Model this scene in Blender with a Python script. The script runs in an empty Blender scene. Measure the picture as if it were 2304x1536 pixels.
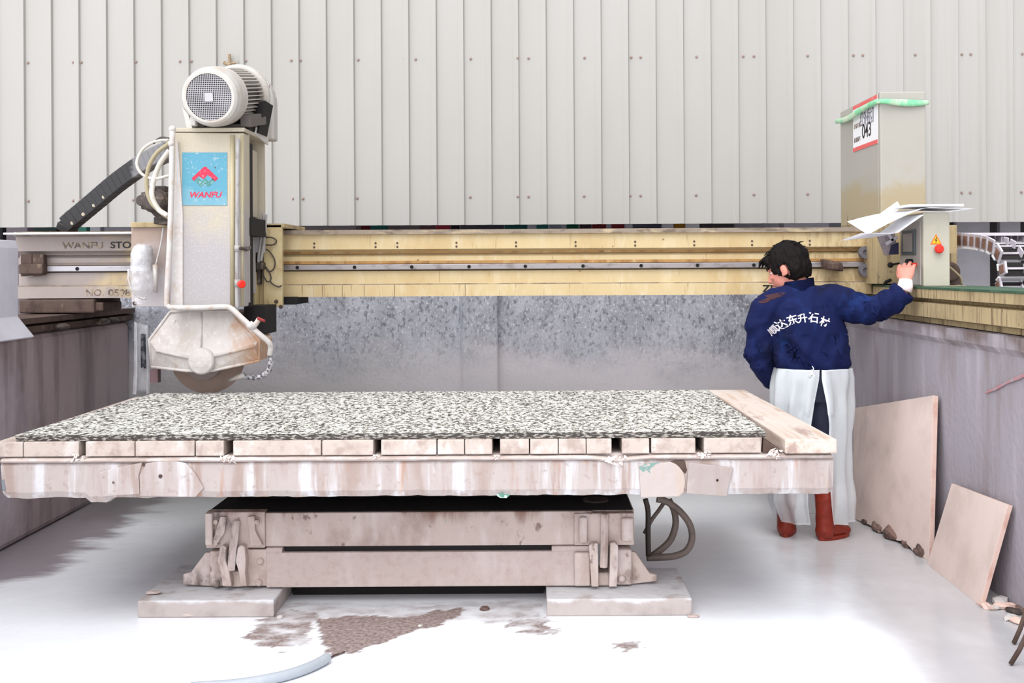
import bpy, bmesh, math, random
from mathutils import Vector, Matrix, noise, Euler
from mathutils.bvhtree import BVHTree

random.seed(7)
SC = bpy.context.scene
COL = SC.collection
PI = math.pi

# ------------------------------------------------------------------ camera
F = 2400.0            # focal length in pixels of the 2304 px wide frame
CH = 1.49             # camera height
UX, VY = 1200.0, 605.0   # vanishing point of the depth direction
RL = math.radians(0.32)
cd = bpy.data.cameras.new('camera')
cam = bpy.data.objects.new('camera', cd)
COL.objects.link(cam)
cd.sensor_width = 36.0
cd.lens = 36.0 * F / 2304.0
cd.shift_x = (1152 - UX) / 2304.0
cd.shift_y = -(768 - VY) / 2304.0
cd.clip_end = 200
cam.matrix_world = Matrix.Translation((0, 0, CH)) @ Matrix.Rotation(PI / 2, 4, 'X') @ Matrix.Rotation(-RL, 4, 'Z')
SC.camera = cam

# ------------------------------------------------------------------ light
w = bpy.data.worlds.new('world')
SC.world = w
w.use_nodes = True
nt = w.node_tree
nt.nodes['Background'].inputs[0].default_value = (0.93, 0.96, 1.0, 1)
# hazy sky, brightest low down on the open front side behind the camera
_tc = nt.nodes.new('ShaderNodeTexCoord')
_sp = nt.nodes.new('ShaderNodeVectorMath')
_sp.operation = 'DOT_PRODUCT'
_sp.inputs[1].default_value = (0.66, 0.75, 0.0)
_mr = nt.nodes.new('ShaderNodeMapRange')
_mr.interpolation_type = 'SMOOTHSTEP'
for _k, _v in (('From Min', 0.15), ('From Max', -0.95), ('To Min', 0.60), ('To Max', 2.1)):
    _mr.inputs[_k].default_value = _v
nt.links.new(_tc.outputs['Generated'], _sp.inputs[0])
nt.links.new(_sp.outputs['Value'], _mr.inputs[0])
nt.links.new(_mr.outputs[0], nt.nodes['Background'].inputs[1])
sd = bpy.data.lights.new('sun', 'SUN')
sd.energy = 1.7
sd.angle = math.radians(45)
sd.color = (1.0, 0.985, 0.965)
sun = bpy.data.objects.new('sun', sd)
COL.objects.link(sun)
sun.rotation_euler = Vector((0.08, 0.62, -1.0)).to_track_quat('-Z', 'Y').to_euler()
sun.location = (0, -3, 8)
SC.view_settings.view_transform = 'Standard'
SC.view_settings.look = 'None'
SC.view_settings.exposure = 0.42
SC.view_settings.gamma = 1.0
SC.view_settings.use_curve_mapping = False


# ------------------------------------------------------------------ pixel <-> place
def XZ(px, py, D):
    u, v = px - UX, VY - py
    c, s = math.cos(RL), math.sin(RL)
    return ((u * c + v * s) * D / F, CH + (-u * s + v * c) * D / F)


def P(px, py, D):
    x, z = XZ(px, py, D)
    return Vector((x, D, z))


def FL(px, py, z=0.0):
    """point on the ground (height z) seen at a pixel"""
    u, v = px - UX, VY - py
    c, s = math.cos(RL), math.sin(RL)
    uu, vv = u * c + v * s, -u * s + v * c
    D = (z - CH) * F / vv
    return Vector((uu * D / F, D, z))


def rgb(r, g, b):
    f = lambda c: (c / 12.92 if c <= 0.04045 else ((c + 0.055) / 1.055) ** 2.4)
    return (f(r / 255), f(g / 255), f(b / 255), 1)


# ------------------------------------------------------------------ mesh building
class MB:
    def __init__(s):
        s.bm = bmesh.new()
        s.mi = 0

    def face(s, vs):
        try:
            f = s.bm.faces.new(vs)
            f.material_index = s.mi
            return f
        except ValueError:
            return None

    def hexa(s, p):
        v = [s.bm.verts.new(q) for q in p]
        for a in ((0, 3, 2, 1), (4, 5, 6, 7), (0, 1, 5, 4), (1, 2, 6, 5), (2, 3, 7, 6), (3, 0, 4, 7)):
            s.face([v[i] for i in a])
        return s

    def box(s, x0, x1, y0, y1, z0, z1, m=None):
        p = [Vector(q) for q in ((x0, y0, z0), (x1, y0, z0), (x1, y1, z0), (x0, y1, z0),
                                 (x0, y0, z1), (x1, y0, z1), (x1, y1, z1), (x0, y1, z1))]
        if m is not None:
            p = [m @ q for q in p]
        return s.hexa(p)

    def pbox(s, a, b, D0, D1):
        """box whose front face shows at pixels a (top left) and b (bottom right) at distance D0"""
        x0, z1 = XZ(a[0], a[1], D0)
        x1, z0 = XZ(b[0], b[1], D0)
        return s.box(x0, x1, D0, D1, z0, z1)

    def prism(s, pts, d, n=None):
        """polygon pts (3d) extruded along vector d"""
        d = Vector(d)
        a = [s.bm.verts.new(p) for p in pts]
        b = [s.bm.verts.new(Vector(p) + d) for p in pts]
        k = len(a)
        s.face(a[::-1])
        s.face(b)
        for i in range(k):
            s.face([a[i], a[(i + 1) % k], b[(i + 1) % k], b[i]])
        return s

    def pprism(s, pix, D0, D1):
        return s.prism([P(x, y, D0) for x, y in pix], (0, D1 - D0, 0))

    def tube(s, pts, r, n=10, ref=None, cap=True):
        """tube along pts; r number, list of numbers, or list of (ra, rb)"""
        pts = [Vector(p) for p in pts]
        k = len(pts)
        if not isinstance(r, (list, tuple)):
            r = [r] * k
        r = [q if isinstance(q, (list, tuple)) else (q, q) for q in r]
        prev = Vector(ref) if ref is not None else None
        rings = []
        for i in range(k):
            t = (pts[min(i + 1, k - 1)] - pts[max(i - 1, 0)])
            t = t.normalized() if t.length > 1e-9 else Vector((0, 0, 1))
            if prev is None:
                prev = t.orthogonal()
            base = Vector(ref) if ref is not None else prev
            a = base - t * base.dot(t)
            if a.length < 1e-6:
                a = t.orthogonal()
            a.normalize()
            prev = a
            b = t.cross(a)
            rings.append([s.bm.verts.new(pts[i] + a * (r[i][0] * math.cos(2 * PI * j / n)) + b * (r[i][1] * math.sin(2 * PI * j / n))) for j in range(n)])
        for i in range(k - 1):
            for j in range(n):
                s.face([rings[i][j], rings[i][(j + 1) % n], rings[i + 1][(j + 1) % n], rings[i + 1][j]])
        if cap:
            s.face(rings[0][::-1])
            s.face(rings[-1])
        return s

    def cyl(s, p0, p1, r, n=24, r2=None):
        return s.tube([p0, p1], [r, r if r2 is None else r2], n)

    def lathe(s, o, ax, prof, n=32):
        """profile list (distance along axis, radius) turned round axis"""
        ax = Vector(ax).normalized()
        a = ax.orthogonal().normalized()
        b = ax.cross(a)
        o = Vector(o)
        rings = []
        for d, r in prof:
            if r < 1e-6:
                rings.append([s.bm.verts.new(o + ax * d)])
            else:
                rings.append([s.bm.verts.new(o + ax * d + (a * math.cos(2 * PI * j / n) + b * math.sin(2 * PI * j / n)) * r) for j in range(n)])
        for q, w_ in zip(rings, rings[1:]):
            for j in range(n):
                k = (j + 1) % n
                vs = []
                for v in ((q[0],) if len(q) == 1 else (q[j], q[k])):
                    vs.append(v)
                for v in ((w_[0],) if len(w_) == 1 else (w_[k], w_[j])):
                    vs.append(v)
                if len(vs) > 2:
                    s.face(vs)
        return s

    def ball(s, c, r, m=None, n=16):
        """ellipsoid, r = number or triple, m 3x3 orientation"""
        if not isinstance(r, (list, tuple)):
            r = (r, r, r)
        M4 = Matrix.Translation(c) @ (m.to_4x4() if m is not None else Matrix()) @ Matrix.Diagonal((r[0], r[1], r[2], 1))
        g = bmesh.ops.create_uvsphere(s.bm, u_segments=n, v_segments=max(6, n * 2 // 3), radius=1, matrix=M4)
        for v in g['verts']:
            for f in v.link_faces:
                f.material_index = s.mi
        return s

    def grid(s, fn, nu, nv):
        vs = [[s.bm.verts.new(fn(i / nu, j / nv)) for j in range(nv + 1)] for i in range(nu + 1)]
        for i in range(nu):
            for j in range(nv):
                s.face([vs[i][j], vs[i + 1][j], vs[i + 1][j + 1], vs[i][j + 1]])
        return vs


def tag(o, label=None, cat=None, group=None, kind=None):
    if label:
        o['label'] = label
    if cat:
        o['category'] = cat
    if group:
        o['group'] = group
    if kind:
        o['kind'] = kind
    return o


def link_mesh(name, me, mats, parent=None):
    o = bpy.data.objects.new(name, me)
    COL.objects.link(o)
    for m in (mats if isinstance(mats, (list, tuple)) else [mats]):
        me.materials.append(m)
    if parent is not None:
        w_ = Vector(parent['_w']) if '_w' in parent else Vector((0, 0, 0))
        me.transform(Matrix.Translation(-w_))
        o['_w'] = tuple(w_)
        o.parent = parent
    return o


def obj(name, mb, mats, parent=None, bevel=0.0, smooth=False, seg=2, recalc=True):
    bm = mb.bm
    if recalc:
        bmesh.ops.recalc_face_normals(bm, faces=bm.faces)
    me = bpy.data.meshes.new(name)
    bm.to_mesh(me)
    bm.free()
    if smooth:
        me.shade_smooth()
    o = link_mesh(name, me, mats, parent)
    if bevel:
        b = o.modifiers.new('bevel', 'BEVEL')
        b.width = bevel
        b.segments = seg
        b.limit_method = 'ANGLE'
        b.angle_limit = math.radians(38)
    return o


def thing(name, label, cat, loc=(0, 0, 0), group=None):
    o = bpy.data.objects.new(name, None)
    o.empty_display_size = 0.1
    COL.objects.link(o)
    o.location = loc
    o['_w'] = tuple(loc)
    return tag(o, label, cat, group)


def struct(name, mb, mats, **k):
    o = obj(name, mb, mats, **k)
    o['kind'] = 'structure'
    return o


def solid(name, mb, mats, label, cat, group=None, **k):
    return tag(obj(name, mb, mats, **k), label, cat, group)


def smooth_pts(pts, n=6):
    """Catmull-Rom through pts"""
    pts = [Vector(p) for p in pts]
    q = [pts[0] * 2 - pts[1]] + pts + [pts[-1] * 2 - pts[-2]]
    out = []
    for i in range(1, len(q) - 2):
        for k in range(n):
            t = k / n
            a, b, c, d = q[i - 1:i + 3]
            out.append(0.5 * ((2 * b) + (c - a) * t + (2 * a - 5 * b + 4 * c - d) * t * t + (3 * b - a - 3 * c + d) * t ** 3))
    out.append(pts[-1])
    return out


def text_obj(name, s, size, M4, mat, parent=None, shear=0.0, bold=0.0, ext=0.0006, sx=1.0, align='LEFT', project=None):
    """lettering as a mesh; M4 places its plane"""
    cu = bpy.data.curves.new(name, 'FONT')
    cu.body = s
    cu.size = size
    cu.shear = shear
    cu.offset = bold
    cu.extrude = ext
    cu.resolution_u = 4
    cu.align_x = align
    t = bpy.data.objects.new(name + '_tmp', cu)
    COL.objects.link(t)
    bpy.context.view_layer.update()
    me = bpy.data.meshes.new_from_object(t.evaluated_get(bpy.context.evaluated_depsgraph_get()))
    bpy.data.objects.remove(t)
    bpy.data.curves.remove(cu)
    me.name = name
    me.transform(Matrix.Diagonal((sx, 1, 1, 1)))
    me.transform(M4)
    if project:
        for v in me.vertices:
            v.co = project(v.co)
    me.materials.clear()
    return link_mesh(name, me, mat, parent)


def facing(px, py, D, ang=0.0):
    """plane looking at the viewer with its origin at a pixel"""
    return Matrix.Translation(P(px, py, D)) @ Matrix.Rotation(PI / 2, 4, 'X') @ Matrix.Rotation(ang, 4, 'Z')


def remeshed(mb, vox, it=4, fac=0.5):
    """one continuous skin over everything in mb"""
    bmesh.ops.recalc_face_normals(mb.bm, faces=mb.bm.faces)
    me = bpy.data.meshes.new('tmp')
    mb.bm.to_mesh(me)
    mb.bm.free()
    o = bpy.data.objects.new('tmp', me)
    COL.objects.link(o)
    r = o.modifiers.new('r', 'REMESH')
    r.mode = 'VOXEL'
    r.voxel_size = vox
    if it:
        q = o.modifiers.new('s', 'SMOOTH')
        q.iterations = it
        q.factor = fac
    bpy.context.view_layer.update()
    out = bpy.data.meshes.new_from_object(o.evaluated_get(bpy.context.evaluated_depsgraph_get()))
    bpy.data.objects.remove(o)
    bpy.data.meshes.remove(me)
    out.shade_smooth()
    return out


# ------------------------------------------------------------------ materials
def mat(name, base, layers=(), rough=0.7, metal=0.0, bump=0.0, bscale=60.0, spec=0.4, alpha=1.0, coat=0.0, rlayer=None):
    """base colour plus noise-shaped layers: (colour, (sx,sy,sz), lo, hi, strength[, detail]) ; a layer may carry
    ('z', z0, z1) or ('x', x0, x1) to keep a deposit to one side of the thing"""
    m = bpy.data.materials.new(name)
    m.use_nodes = True
    N, L = m.node_tree.nodes, m.node_tree.links
    bs = N['Principled BSDF']
    geo = N.new('ShaderNodeNewGeometry')
    sep = None
    col = N.new('ShaderNodeRGB')
    col.outputs[0].default_value = base
    cur = col.outputs[0]
    for k, ly in enumerate(layers):
        c, sc, lo, hi, st = ly[:5]
        lim = [q for q in ly[5:] if isinstance(q, tuple)]
        det = [q for q in ly[5:] if not isinstance(q, tuple)]
        mp = N.new('ShaderNodeMapping')
        mp.inputs['Scale'].default_value = sc
        mp.inputs['Location'].default_value = (k * 3.7, k * 1.3, k * 5.1)
        L.new(geo.outputs['Position'], mp.inputs['Vector'])
        nz = N.new('ShaderNodeTexNoise')
        nz.inputs['Scale'].default_value = 1.0
        nz.inputs['Detail'].default_value = det[0] if det else 4.0
        nz.inputs['Roughness'].default_value = 0.6
        L.new(mp.outputs[0], nz.inputs['Vector'])
        fac = nz.outputs['Fac']
        if lim:
            if sep is None:
                sep = N.new('ShaderNodeSeparateXYZ')
                L.new(geo.outputs['Position'], sep.inputs[0])
            for ax, a, b in lim:
                mr = N.new('ShaderNodeMapRange')
                mr.clamp = True
                mr.inputs['From Min'].default_value = a
                mr.inputs['From Max'].default_value = b
                mr.inputs['To Min'].default_value = -0.5
                mr.inputs['To Max'].default_value = 0.5
                L.new(sep.outputs[{'x': 0, 'y': 1, 'z': 2}[ax]], mr.inputs['Value'])
                ad = N.new('ShaderNodeMath')
                ad.operation = 'ADD'
                L.new(fac, ad.inputs[0])
                L.new(mr.outputs[0], ad.inputs[1])
                fac = ad.outputs[0]
        mr = N.new('ShaderNodeMapRange')
        mr.clamp = True
        mr.interpolation_type = 'SMOOTHSTEP'
        mr.inputs['From Min'].default_value = lo
        mr.inputs['From Max'].default_value = hi
        mr.inputs['To Max'].default_value = st
        L.new(fac, mr.inputs['Value'])
        mx = N.new('ShaderNodeMix')
        mx.data_type = 'RGBA'
        L.new(mr.outputs[0], mx.inputs[0])
        L.new(cur, mx.inputs[6])
        mx.inputs[7].default_value = c
        cur = mx.outputs[2]
    L.new(cur, bs.inputs['Base Color'])
    bs.inputs['Roughness'].default_value = rough
    bs.inputs['Metallic'].default_value = metal
    bs.inputs['Specular IOR Level'].default_value = spec
    bs.inputs['Alpha'].default_value = alpha
    bs.inputs['Coat Weight'].default_value = coat
    if bump:
        nz = N.new('ShaderNodeTexNoise')
        nz.inputs['Scale'].default_value = bscale
        nz.inputs['Detail'].default_value = 5
        L.new(geo.outputs['Position'], nz.inputs['Vector'])
        bp = N.new('ShaderNodeBump')
        bp.inputs['Strength'].default_value = 1.0
        bp.inputs['Distance'].default_value = bump
        L.new(nz.outputs['Fac'], bp.inputs['Height'])
        L.new(bp.outputs[0], bs.inputs['Normal'])
    return m


WHITE = rgb(236, 232, 228)
CLAD = mat('cladding', rgb(188, 184, 179), [(rgb(178, 173, 167), (0.7, 1, 0.3), 0.4, 0.75, 0.6),
                                            (rgb(176, 170, 164), (14, 14, 0.35), 0.62, 0.8, 0.30, ('x', -3.0, 6.0)),
                                            (rgb(122, 114, 110), (22, 22, 22), 0.72, 0.80, 0.30)], rough=0.55)
CONC_BACK = mat('splashed_concrete', rgb(158, 160, 170),
                [(rgb(186, 188, 198), (5, 5, 3), 0.40, 0.70, 0.85),
                 (rgb(92, 90, 100), (7, 7, 6), 0.50, 0.72, 0.75, ('x', -1.6, 4.0)),
                 (rgb(70, 70, 80), (40, 40, 26), 0.50, 0.66, 0.6),
                 (rgb(222, 222, 232), (70, 70, 40), 0.53, 0.68, 0.65),
                 (rgb(220, 220, 228), (30, 30, 2.6), 0.67, 0.74, 0.5),
                 (rgb(224, 215, 220), (1.6, 1.6, 3.0), 0.30, 0.90, 0.95, ('z', 1.30, 0.60))], rough=0.85, bump=0.004, bscale=40)  # last layer pales the foot: spray haze painted in along with dried slurry
CONC_R = mat('concrete_right', rgb(170, 162, 170),
             [(rgb(146, 132, 132), (6, 5, 0.9), 0.45, 0.75, 0.75),
              (rgb(206, 198, 204), (4, 7, 1.0), 0.50, 0.78, 0.7),
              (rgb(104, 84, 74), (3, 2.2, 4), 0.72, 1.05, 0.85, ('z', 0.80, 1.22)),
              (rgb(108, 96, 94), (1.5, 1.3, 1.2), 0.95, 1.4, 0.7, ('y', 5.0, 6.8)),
              (rgb(84, 74, 72), (8, 5, 3), 0.62, 0.82, 0.5)], rough=0.85, bump=0.004, bscale=30)
CONC_L = mat('concrete_left', rgb(168, 150, 152),
             [(rgb(118, 102, 104), (9, 7, 0.8), 0.42, 0.68, 0.8),
              (rgb(172, 162, 168), (4, 7, 0.8), 0.52, 0.8, 0.6),
              (rgb(204, 194, 204), (2, 2, 2), 0.45, 1.0, 0.85, ('y', 7.0, 5.0))], rough=0.85, bump=0.004, bscale=30)
TOPF = mat('grey_brown_grime', rgb(140, 126, 112), [(rgb(96, 80, 68), (9, 9, 30), 0.45, 0.68, 0.8), (rgb(184, 166, 136), (6, 6, 20), 0.52, 0.7, 0.8)], rough=0.7)
FARW = mat('far_grey', rgb(120, 118, 124), [(rgb(96, 94, 102), (2, 2, 2), 0.4, 0.7, 0.6)], rough=0.8)
CREAM = mat('cream_paint', rgb(220, 196, 150),
            [(rgb(206, 172, 118), (5, 5, 2), 0.45, 0.75, 0.7),
             (rgb(236, 220, 188), (9, 9, 3), 0.50, 0.72, 0.6),
             (rgb(150, 100, 48), (60, 60, 5), 0.62, 0.75, 0.55),
             (rgb(120, 78, 44), (26, 26, 26), 0.68, 0.74, 0.8),
             (rgb(104, 70, 44), (90, 90, 1.5), 1.60, 1.66, 0.8, ('z', 1.404, 1.400), ('x', -0.1, -0.35)),
             (rgb(140, 106, 70), (30, 30, 9), 0.85, 1.25, 0.6, ('x', -0.5, 1.8)),
             (rgb(170, 158, 160), (3, 3, 5), 0.35, 0.62, 0.85, ('x', -1.85, -3.1))], rough=0.55, bump=0.001, bscale=50)
CREAM_S = mat('cream_side_runway', rgb(192, 170, 130),
              [(rgb(88, 66, 48), (40, 40, 3.0), 0.48, 0.72, 0.8),
               (rgb(150, 130, 96), (6, 6, 3), 0.45, 0.7, 0.6),
               (rgb(70, 52, 42), (24, 24, 20), 0.62, 0.72, 0.7)], rough=0.65, bump=0.002, bscale=40)
COLM = mat('column_paint', rgb(216, 203, 180),
           [(rgb(194, 188, 194), (3, 3, 3), 0.35, 0.65, 0.85, ('z', 2.25, 1.35)),
            (rgb(240, 236, 238), (150, 150, 150), 0.54, 0.68, 0.5),
            (rgb(196, 160, 116), (30, 30, 3), 0.66, 0.78, 0.5),
            (rgb(110, 70, 45), (24, 24, 18), 0.72, 0.77, 0.7)], rough=0.6, bump=0.001, bscale=60)
SPLAT = mat('slurry_coated_metal', rgb(226, 218, 214),
            [(rgb(204, 188, 178), (7, 7, 5), 0.42, 0.68, 0.7),
             (rgb(206, 150, 104), (8, 8, 6), 0.62, 1.0, 0.75, ('x', -2.0, -1.5)),
             (rgb(190, 130, 80), (14, 14, 10), 0.60, 0.72, 0.6),
             (rgb(120, 62, 34), (26, 26, 20), 0.68, 0.74, 0.85),
             (rgb(246, 242, 242), (30, 30, 30), 0.52, 0.7, 0.5)], rough=0.6, bump=0.003, bscale=50)
PIPE = mat('pipe_white', rgb(234, 226, 222), [(rgb(214, 186, 166), (12, 12, 8), 0.48, 0.7, 0.7), (rgb(250, 248, 248), (40, 40, 40), 0.5, 0.7, 0.6)], rough=0.5, bump=0.001)
PIPEG = mat('pipe_grey', rgb(176, 172, 170), [(rgb(120, 108, 100), (30, 30, 12), 0.52, 0.7, 0.6)], rough=0.5)
MOTOR = mat('motor_paint', rgb(226, 220, 212), [(rgb(206, 190, 176), (9, 9, 9), 0.45, 0.7, 0.6), (rgb(150, 110, 84), (30, 30, 30), 0.68, 0.76, 0.6)], rough=0.5)
FINS = mat('motor_fins', rgb(96, 88, 84), [(rgb(90, 82, 78), (12, 12, 12), 0.45, 0.7, 0.6)], rough=0.6)
GRILL = mat('grille_wire', rgb(196, 192, 196), rough=0.5)
BLACK = mat('black_recess', rgb(22, 18, 18), rough=0.8)
BLK = mat('black_plastic', rgb(44, 42, 44), [(rgb(120, 118, 120), (10, 10, 10), 0.50, 0.75, 0.7)], rough=0.6)
BLKD = mat('black_plastic_dusty', rgb(44, 42, 44), [(rgb(130, 128, 130), (10, 10, 10), 0.40, 0.65, 0.8, ('x', -2.55, -2.2))], rough=0.6, bump=0.002)
DGREY = mat('dark_greasy_metal', rgb(72, 62, 58), [(rgb(140, 126, 112), (18, 18, 18), 0.52, 0.66, 0.7), (rgb(36, 30, 30), (10, 10, 10), 0.55, 0.7, 0.6)], rough=0.6, bump=0.002)
BROWN = mat('rusty_brown', rgb(84, 66, 58), [(rgb(56, 38, 34), (14, 14, 8), 0.45, 0.7, 0.7), (rgb(150, 128, 110), (20, 20, 12), 0.6, 0.75, 0.5)], rough=0.75, bump=0.002)
RUST = mat('rust_paint_worn', rgb(186, 140, 82), [(rgb(132, 88, 46), (18, 18, 6), 0.45, 0.7, 0.8), (rgb(216, 190, 140), (10, 10, 4), 0.55, 0.75, 0.7),
                                                  (rgb(140, 132, 134), (4, 4, 4), 0.4, 0.6, 0.8, ('x', -1.9, -3.0))], rough=0.65)
STEEL = mat('rail_steel', rgb(158, 150, 150), [(rgb(110, 98, 96), (10, 10, 20), 0.48, 0.7, 0.7), (rgb(214, 210, 216), (5, 5, 5), 0.45, 0.65, 0.7, ('x', -1.8, -2.9))], rough=0.4, metal=0.3)
LEDGE = mat('white_ledge', rgb(226, 224, 226), [(rgb(170, 150, 138), (5, 5, 20), 0.5, 0.75, 0.6), (rgb(150, 140, 136), (3, 8, 8), 0.45, 0.6, 0.8, ('x', -2.6, -1.0))], rough=0.5)
COVER = mat('dusty_cover', rgb(204, 202, 212), [(rgb(176, 172, 182), (3, 3, 2), 0.4, 0.75, 0.7), (rgb(226, 224, 230), (2, 2, 1), 0.55, 0.8, 0.5)], rough=0.6)
TBL = mat('table_plaster_steel', rgb(206, 192, 188),
          [(rgb(184, 160, 150), (9, 9, 1.4), 0.44, 0.64, 0.85),
           (rgb(240, 238, 242), (14, 14, 1.2), 0.50, 0.66, 0.85),
           (rgb(196, 140, 100), (13, 13, 1.6), 0.57, 0.70, 0.6),
           (rgb(180, 158, 148), (26, 26, 26), 0.56, 0.7, 0.6),
           (rgb(170, 122, 88), (7, 7, 7), 0.72, 0.80, 0.6)], rough=0.7, bump=0.004, bscale=22)
TBL2 = mat('table_patch', rgb(184, 170, 166), [(rgb(176, 158, 150), (20, 20, 3), 0.45, 0.7, 0.6), (rgb(214, 200, 194), (9, 9, 9), 0.5, 0.7, 0.5)], rough=0.7, bump=0.003, bscale=30)
TBL3 = mat('table_patch_chipped', rgb(204, 190, 186), [(rgb(206, 184, 168), (12, 12, 2), 0.45, 0.7, 0.7), (rgb(120, 160, 152), (16, 16, 14), 0.66, 0.70, 0.9, ('z', 0.45, 0.85)), (rgb(110, 84, 78), (18, 18, 18), 0.68, 0.73, 0.8, ('z', 0.5, 0.85))], rough=0.7, bump=0.004, bscale=24)
PLANK = mat('packing_timber', rgb(214, 198, 188), [(rgb(182, 160, 150), (16, 3, 14), 0.45, 0.68, 0.8), (rgb(238, 230, 226), (16, 8, 10), 0.5, 0.72, 0.7), (rgb(150, 100, 80), (16, 16, 20), 0.68, 0.74, 0.7)], rough=0.75, bump=0.004, bscale=26)
BOARD = mat('sawn_board', rgb(232, 216, 206), [(rgb(212, 180, 156), (26, 1.6, 26), 0.44, 0.68, 0.75), (rgb(240, 228, 220), (6, 2.5, 6), 0.50, 0.72, 0.8), (rgb(168, 134, 124), (14, 3, 14), 0.54, 0.68, 0.7)], rough=0.7, bump=0.003, bscale=30)
BASE = mat('base_steel', rgb(196, 178, 170),
           [(rgb(160, 138, 130), (7, 7, 5), 0.42, 0.7, 0.75), (rgb(214, 202, 198), (9, 9, 3), 0.48, 0.72, 0.7),
            (rgb(118, 78, 60), (9, 9, 2), 0.50, 0.80, 0.8, ('z', 0.20, 0.56)), (rgb(96, 66, 54), (22, 22, 14), 0.62, 0.72, 0.7), (rgb(84, 70, 66), (16, 16, 11), 0.96, 1.20, 0.75, ('x', -0.95, -1.35)), (rgb(120, 96, 84), (16, 16, 9), 1.0, 1.22, 0.6, ('x', -0.1, 0.3)),
            (rgb(108, 160, 152), (9, 9, 7), 0.71, 0.76, 0.6)], rough=0.75, bump=0.005, bscale=30)
LOWB = mat('base_steel_lower', rgb(204, 186, 180), [(rgb(190, 168, 160), (30, 30, 30), 0.45, 0.7, 0.6), (rgb(220, 206, 202), (7, 7, 3), 0.48, 0.72, 0.7)], rough=0.8, bump=0.005, bscale=45)
BLOCK = mat('footing_concrete', rgb(202, 190, 186), [(rgb(178, 164, 160), (8, 8, 8), 0.45, 0.7, 0.7), (rgb(236, 236, 240), (5, 5, 5), 0.45, 0.62, 0.9, ('z', 0.0, 0.12))], rough=0.8, bump=0.005, bscale=26)
STONE = mat('leaning_slab_stone', rgb(224, 202, 194), [(rgb(192, 172, 162), (3, 3, 3), 0.4, 0.7, 0.6), (rgb(160, 144, 140), (2.5, 2.5, 1.6), 0.50, 0.80, 0.7, ('y', 5.0, 7.6)), (rgb(214, 198, 190), (30, 30, 30), 0.5, 0.7, 0.3)], rough=0.6, bump=0.001)  # darker mottling towards the back is shading painted into the stone
STONE_E = mat('leaning_slab_edge', rgb(214, 184, 172), [(rgb(190, 140, 124), (8, 8, 8), 0.5, 0.7, 0.6)], rough=0.6)
BROKEN = mat('broken_stone', rgb(116, 92, 84), [(rgb(60, 46, 44), (14, 14, 14), 0.45, 0.62, 0.8), (rgb(190, 166, 152), (20, 20, 20), 0.6, 0.72, 0.7)], rough=0.85, bump=0.006)
CONSOLE = mat('console_paint', rgb(210, 203, 186), [(rgb(196, 190, 172), (5, 5, 5), 0.45, 0.7, 0.5), (rgb(170, 160, 140), (40, 40, 6), 0.68, 0.76, 0.5)], rough=0.5)
CABM = mat('cabinet_paint', rgb(204, 198, 188), [(rgb(196, 190, 178), (3, 3, 3), 0.45, 0.7, 0.4), (rgb(206, 188, 150), (4, 4, 3), 0.42, 0.75, 0.0, ('z', 2.25, 1.65), ('y', 6.75, 6.9)),
                                                 (rgb(200, 180, 140), (3, 1.5, 3), 0.66, 0.90, 0.8, ('z', 2.36, 1.92)), (rgb(110, 80, 54), (26, 26, 5), 0.98, 1.06, 0.7, ('z', 2.3, 1.75))], rough=0.55)
REDB = mat('red_plastic', rgb(226, 40, 26), rough=0.4)
YEL = mat('yellow_sign', rgb(248, 176, 20), rough=0.5)
ORG = mat('orange_sign', rgb(232, 110, 30), rough=0.5)
INK = mat('black_ink', rgb(34, 28, 30), [(rgb(110, 96, 80), (40, 40, 40), 0.55, 0.7, 0.6)], rough=0.6)
INKF = mat('faded_ink', rgb(96, 80, 72), [(rgb(180, 160, 130), (30, 30, 30), 0.45, 0.6, 0.8)], rough=0.6)
SIGNB = mat('blue_sign', rgb(100, 176, 202), [(rgb(150, 196, 212), (9, 9, 9), 0.42, 0.7, 0.6, ('z', 2.1, 1.75)), (rgb(226, 230, 232), (70, 70, 70), 0.60, 0.68, 0.5)], rough=0.45)
SIGNR = mat('red_logo', rgb(196, 40, 70), [(rgb(230, 150, 170), (60, 60, 60), 0.58, 0.68, 0.6)], rough=0.5)
SIGNG = mat('green_logo', rgb(70, 128, 122), [(rgb(150, 180, 190), (60, 60, 60), 0.52, 0.66, 0.8)], rough=0.5)
PAPER = mat('notice_paper', rgb(240, 238, 240), rough=0.6)
PINKR = mat('notice_red', rgb(226, 98, 96), [(rgb(236, 150, 140), (14, 14, 14), 0.5, 0.7, 0.6)], rough=0.6)
GREENT = mat('green_strap', rgb(130, 208, 158), [(rgb(206, 214, 190), (14, 9, 14), 0.42, 0.62, 0.9), (rgb(96, 200, 136), (20, 20, 20), 0.6, 0.72, 0.7)], rough=0.5)
FOAM = mat('white_board', rgb(246, 246, 250), [(rgb(226, 222, 222), (5, 5, 5), 0.55, 0.75, 0.5)], rough=0.55)
CABLE = mat('cable_dark', rgb(70, 60, 56), rough=0.5)
HOSEG = mat('hose_grey_brown', rgb(128, 114, 106), [(rgb(96, 84, 78), (12, 12, 12), 0.45, 0.7, 0.6)], rough=0.55)
HOSEW = mat('hose_pale', rgb(196, 190, 180), [(rgb(236, 232, 228), (14, 14, 14), 0.45, 0.7, 0.7)], rough=0.5)
HOSEO = mat('hose_olive', rgb(158, 146, 118), rough=0.5)
HOSEF = mat('floor_hose', rgb(168, 174, 182), [(rgb(186, 190, 196), (8, 8, 8), 0.45, 0.7, 0.5)], rough=0.35)
GREENS = mat('green_runway_strip', rgb(52, 84, 62), [(rgb(90, 110, 92), (10, 10, 10), 0.5, 0.7, 0.6)], rough=0.6)
CHAIN = mat('chain_grey', rgb(196, 188, 196), [(rgb(140, 130, 136), (12, 12, 12), 0.5, 0.7, 0.6)], rough=0.5)
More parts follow.
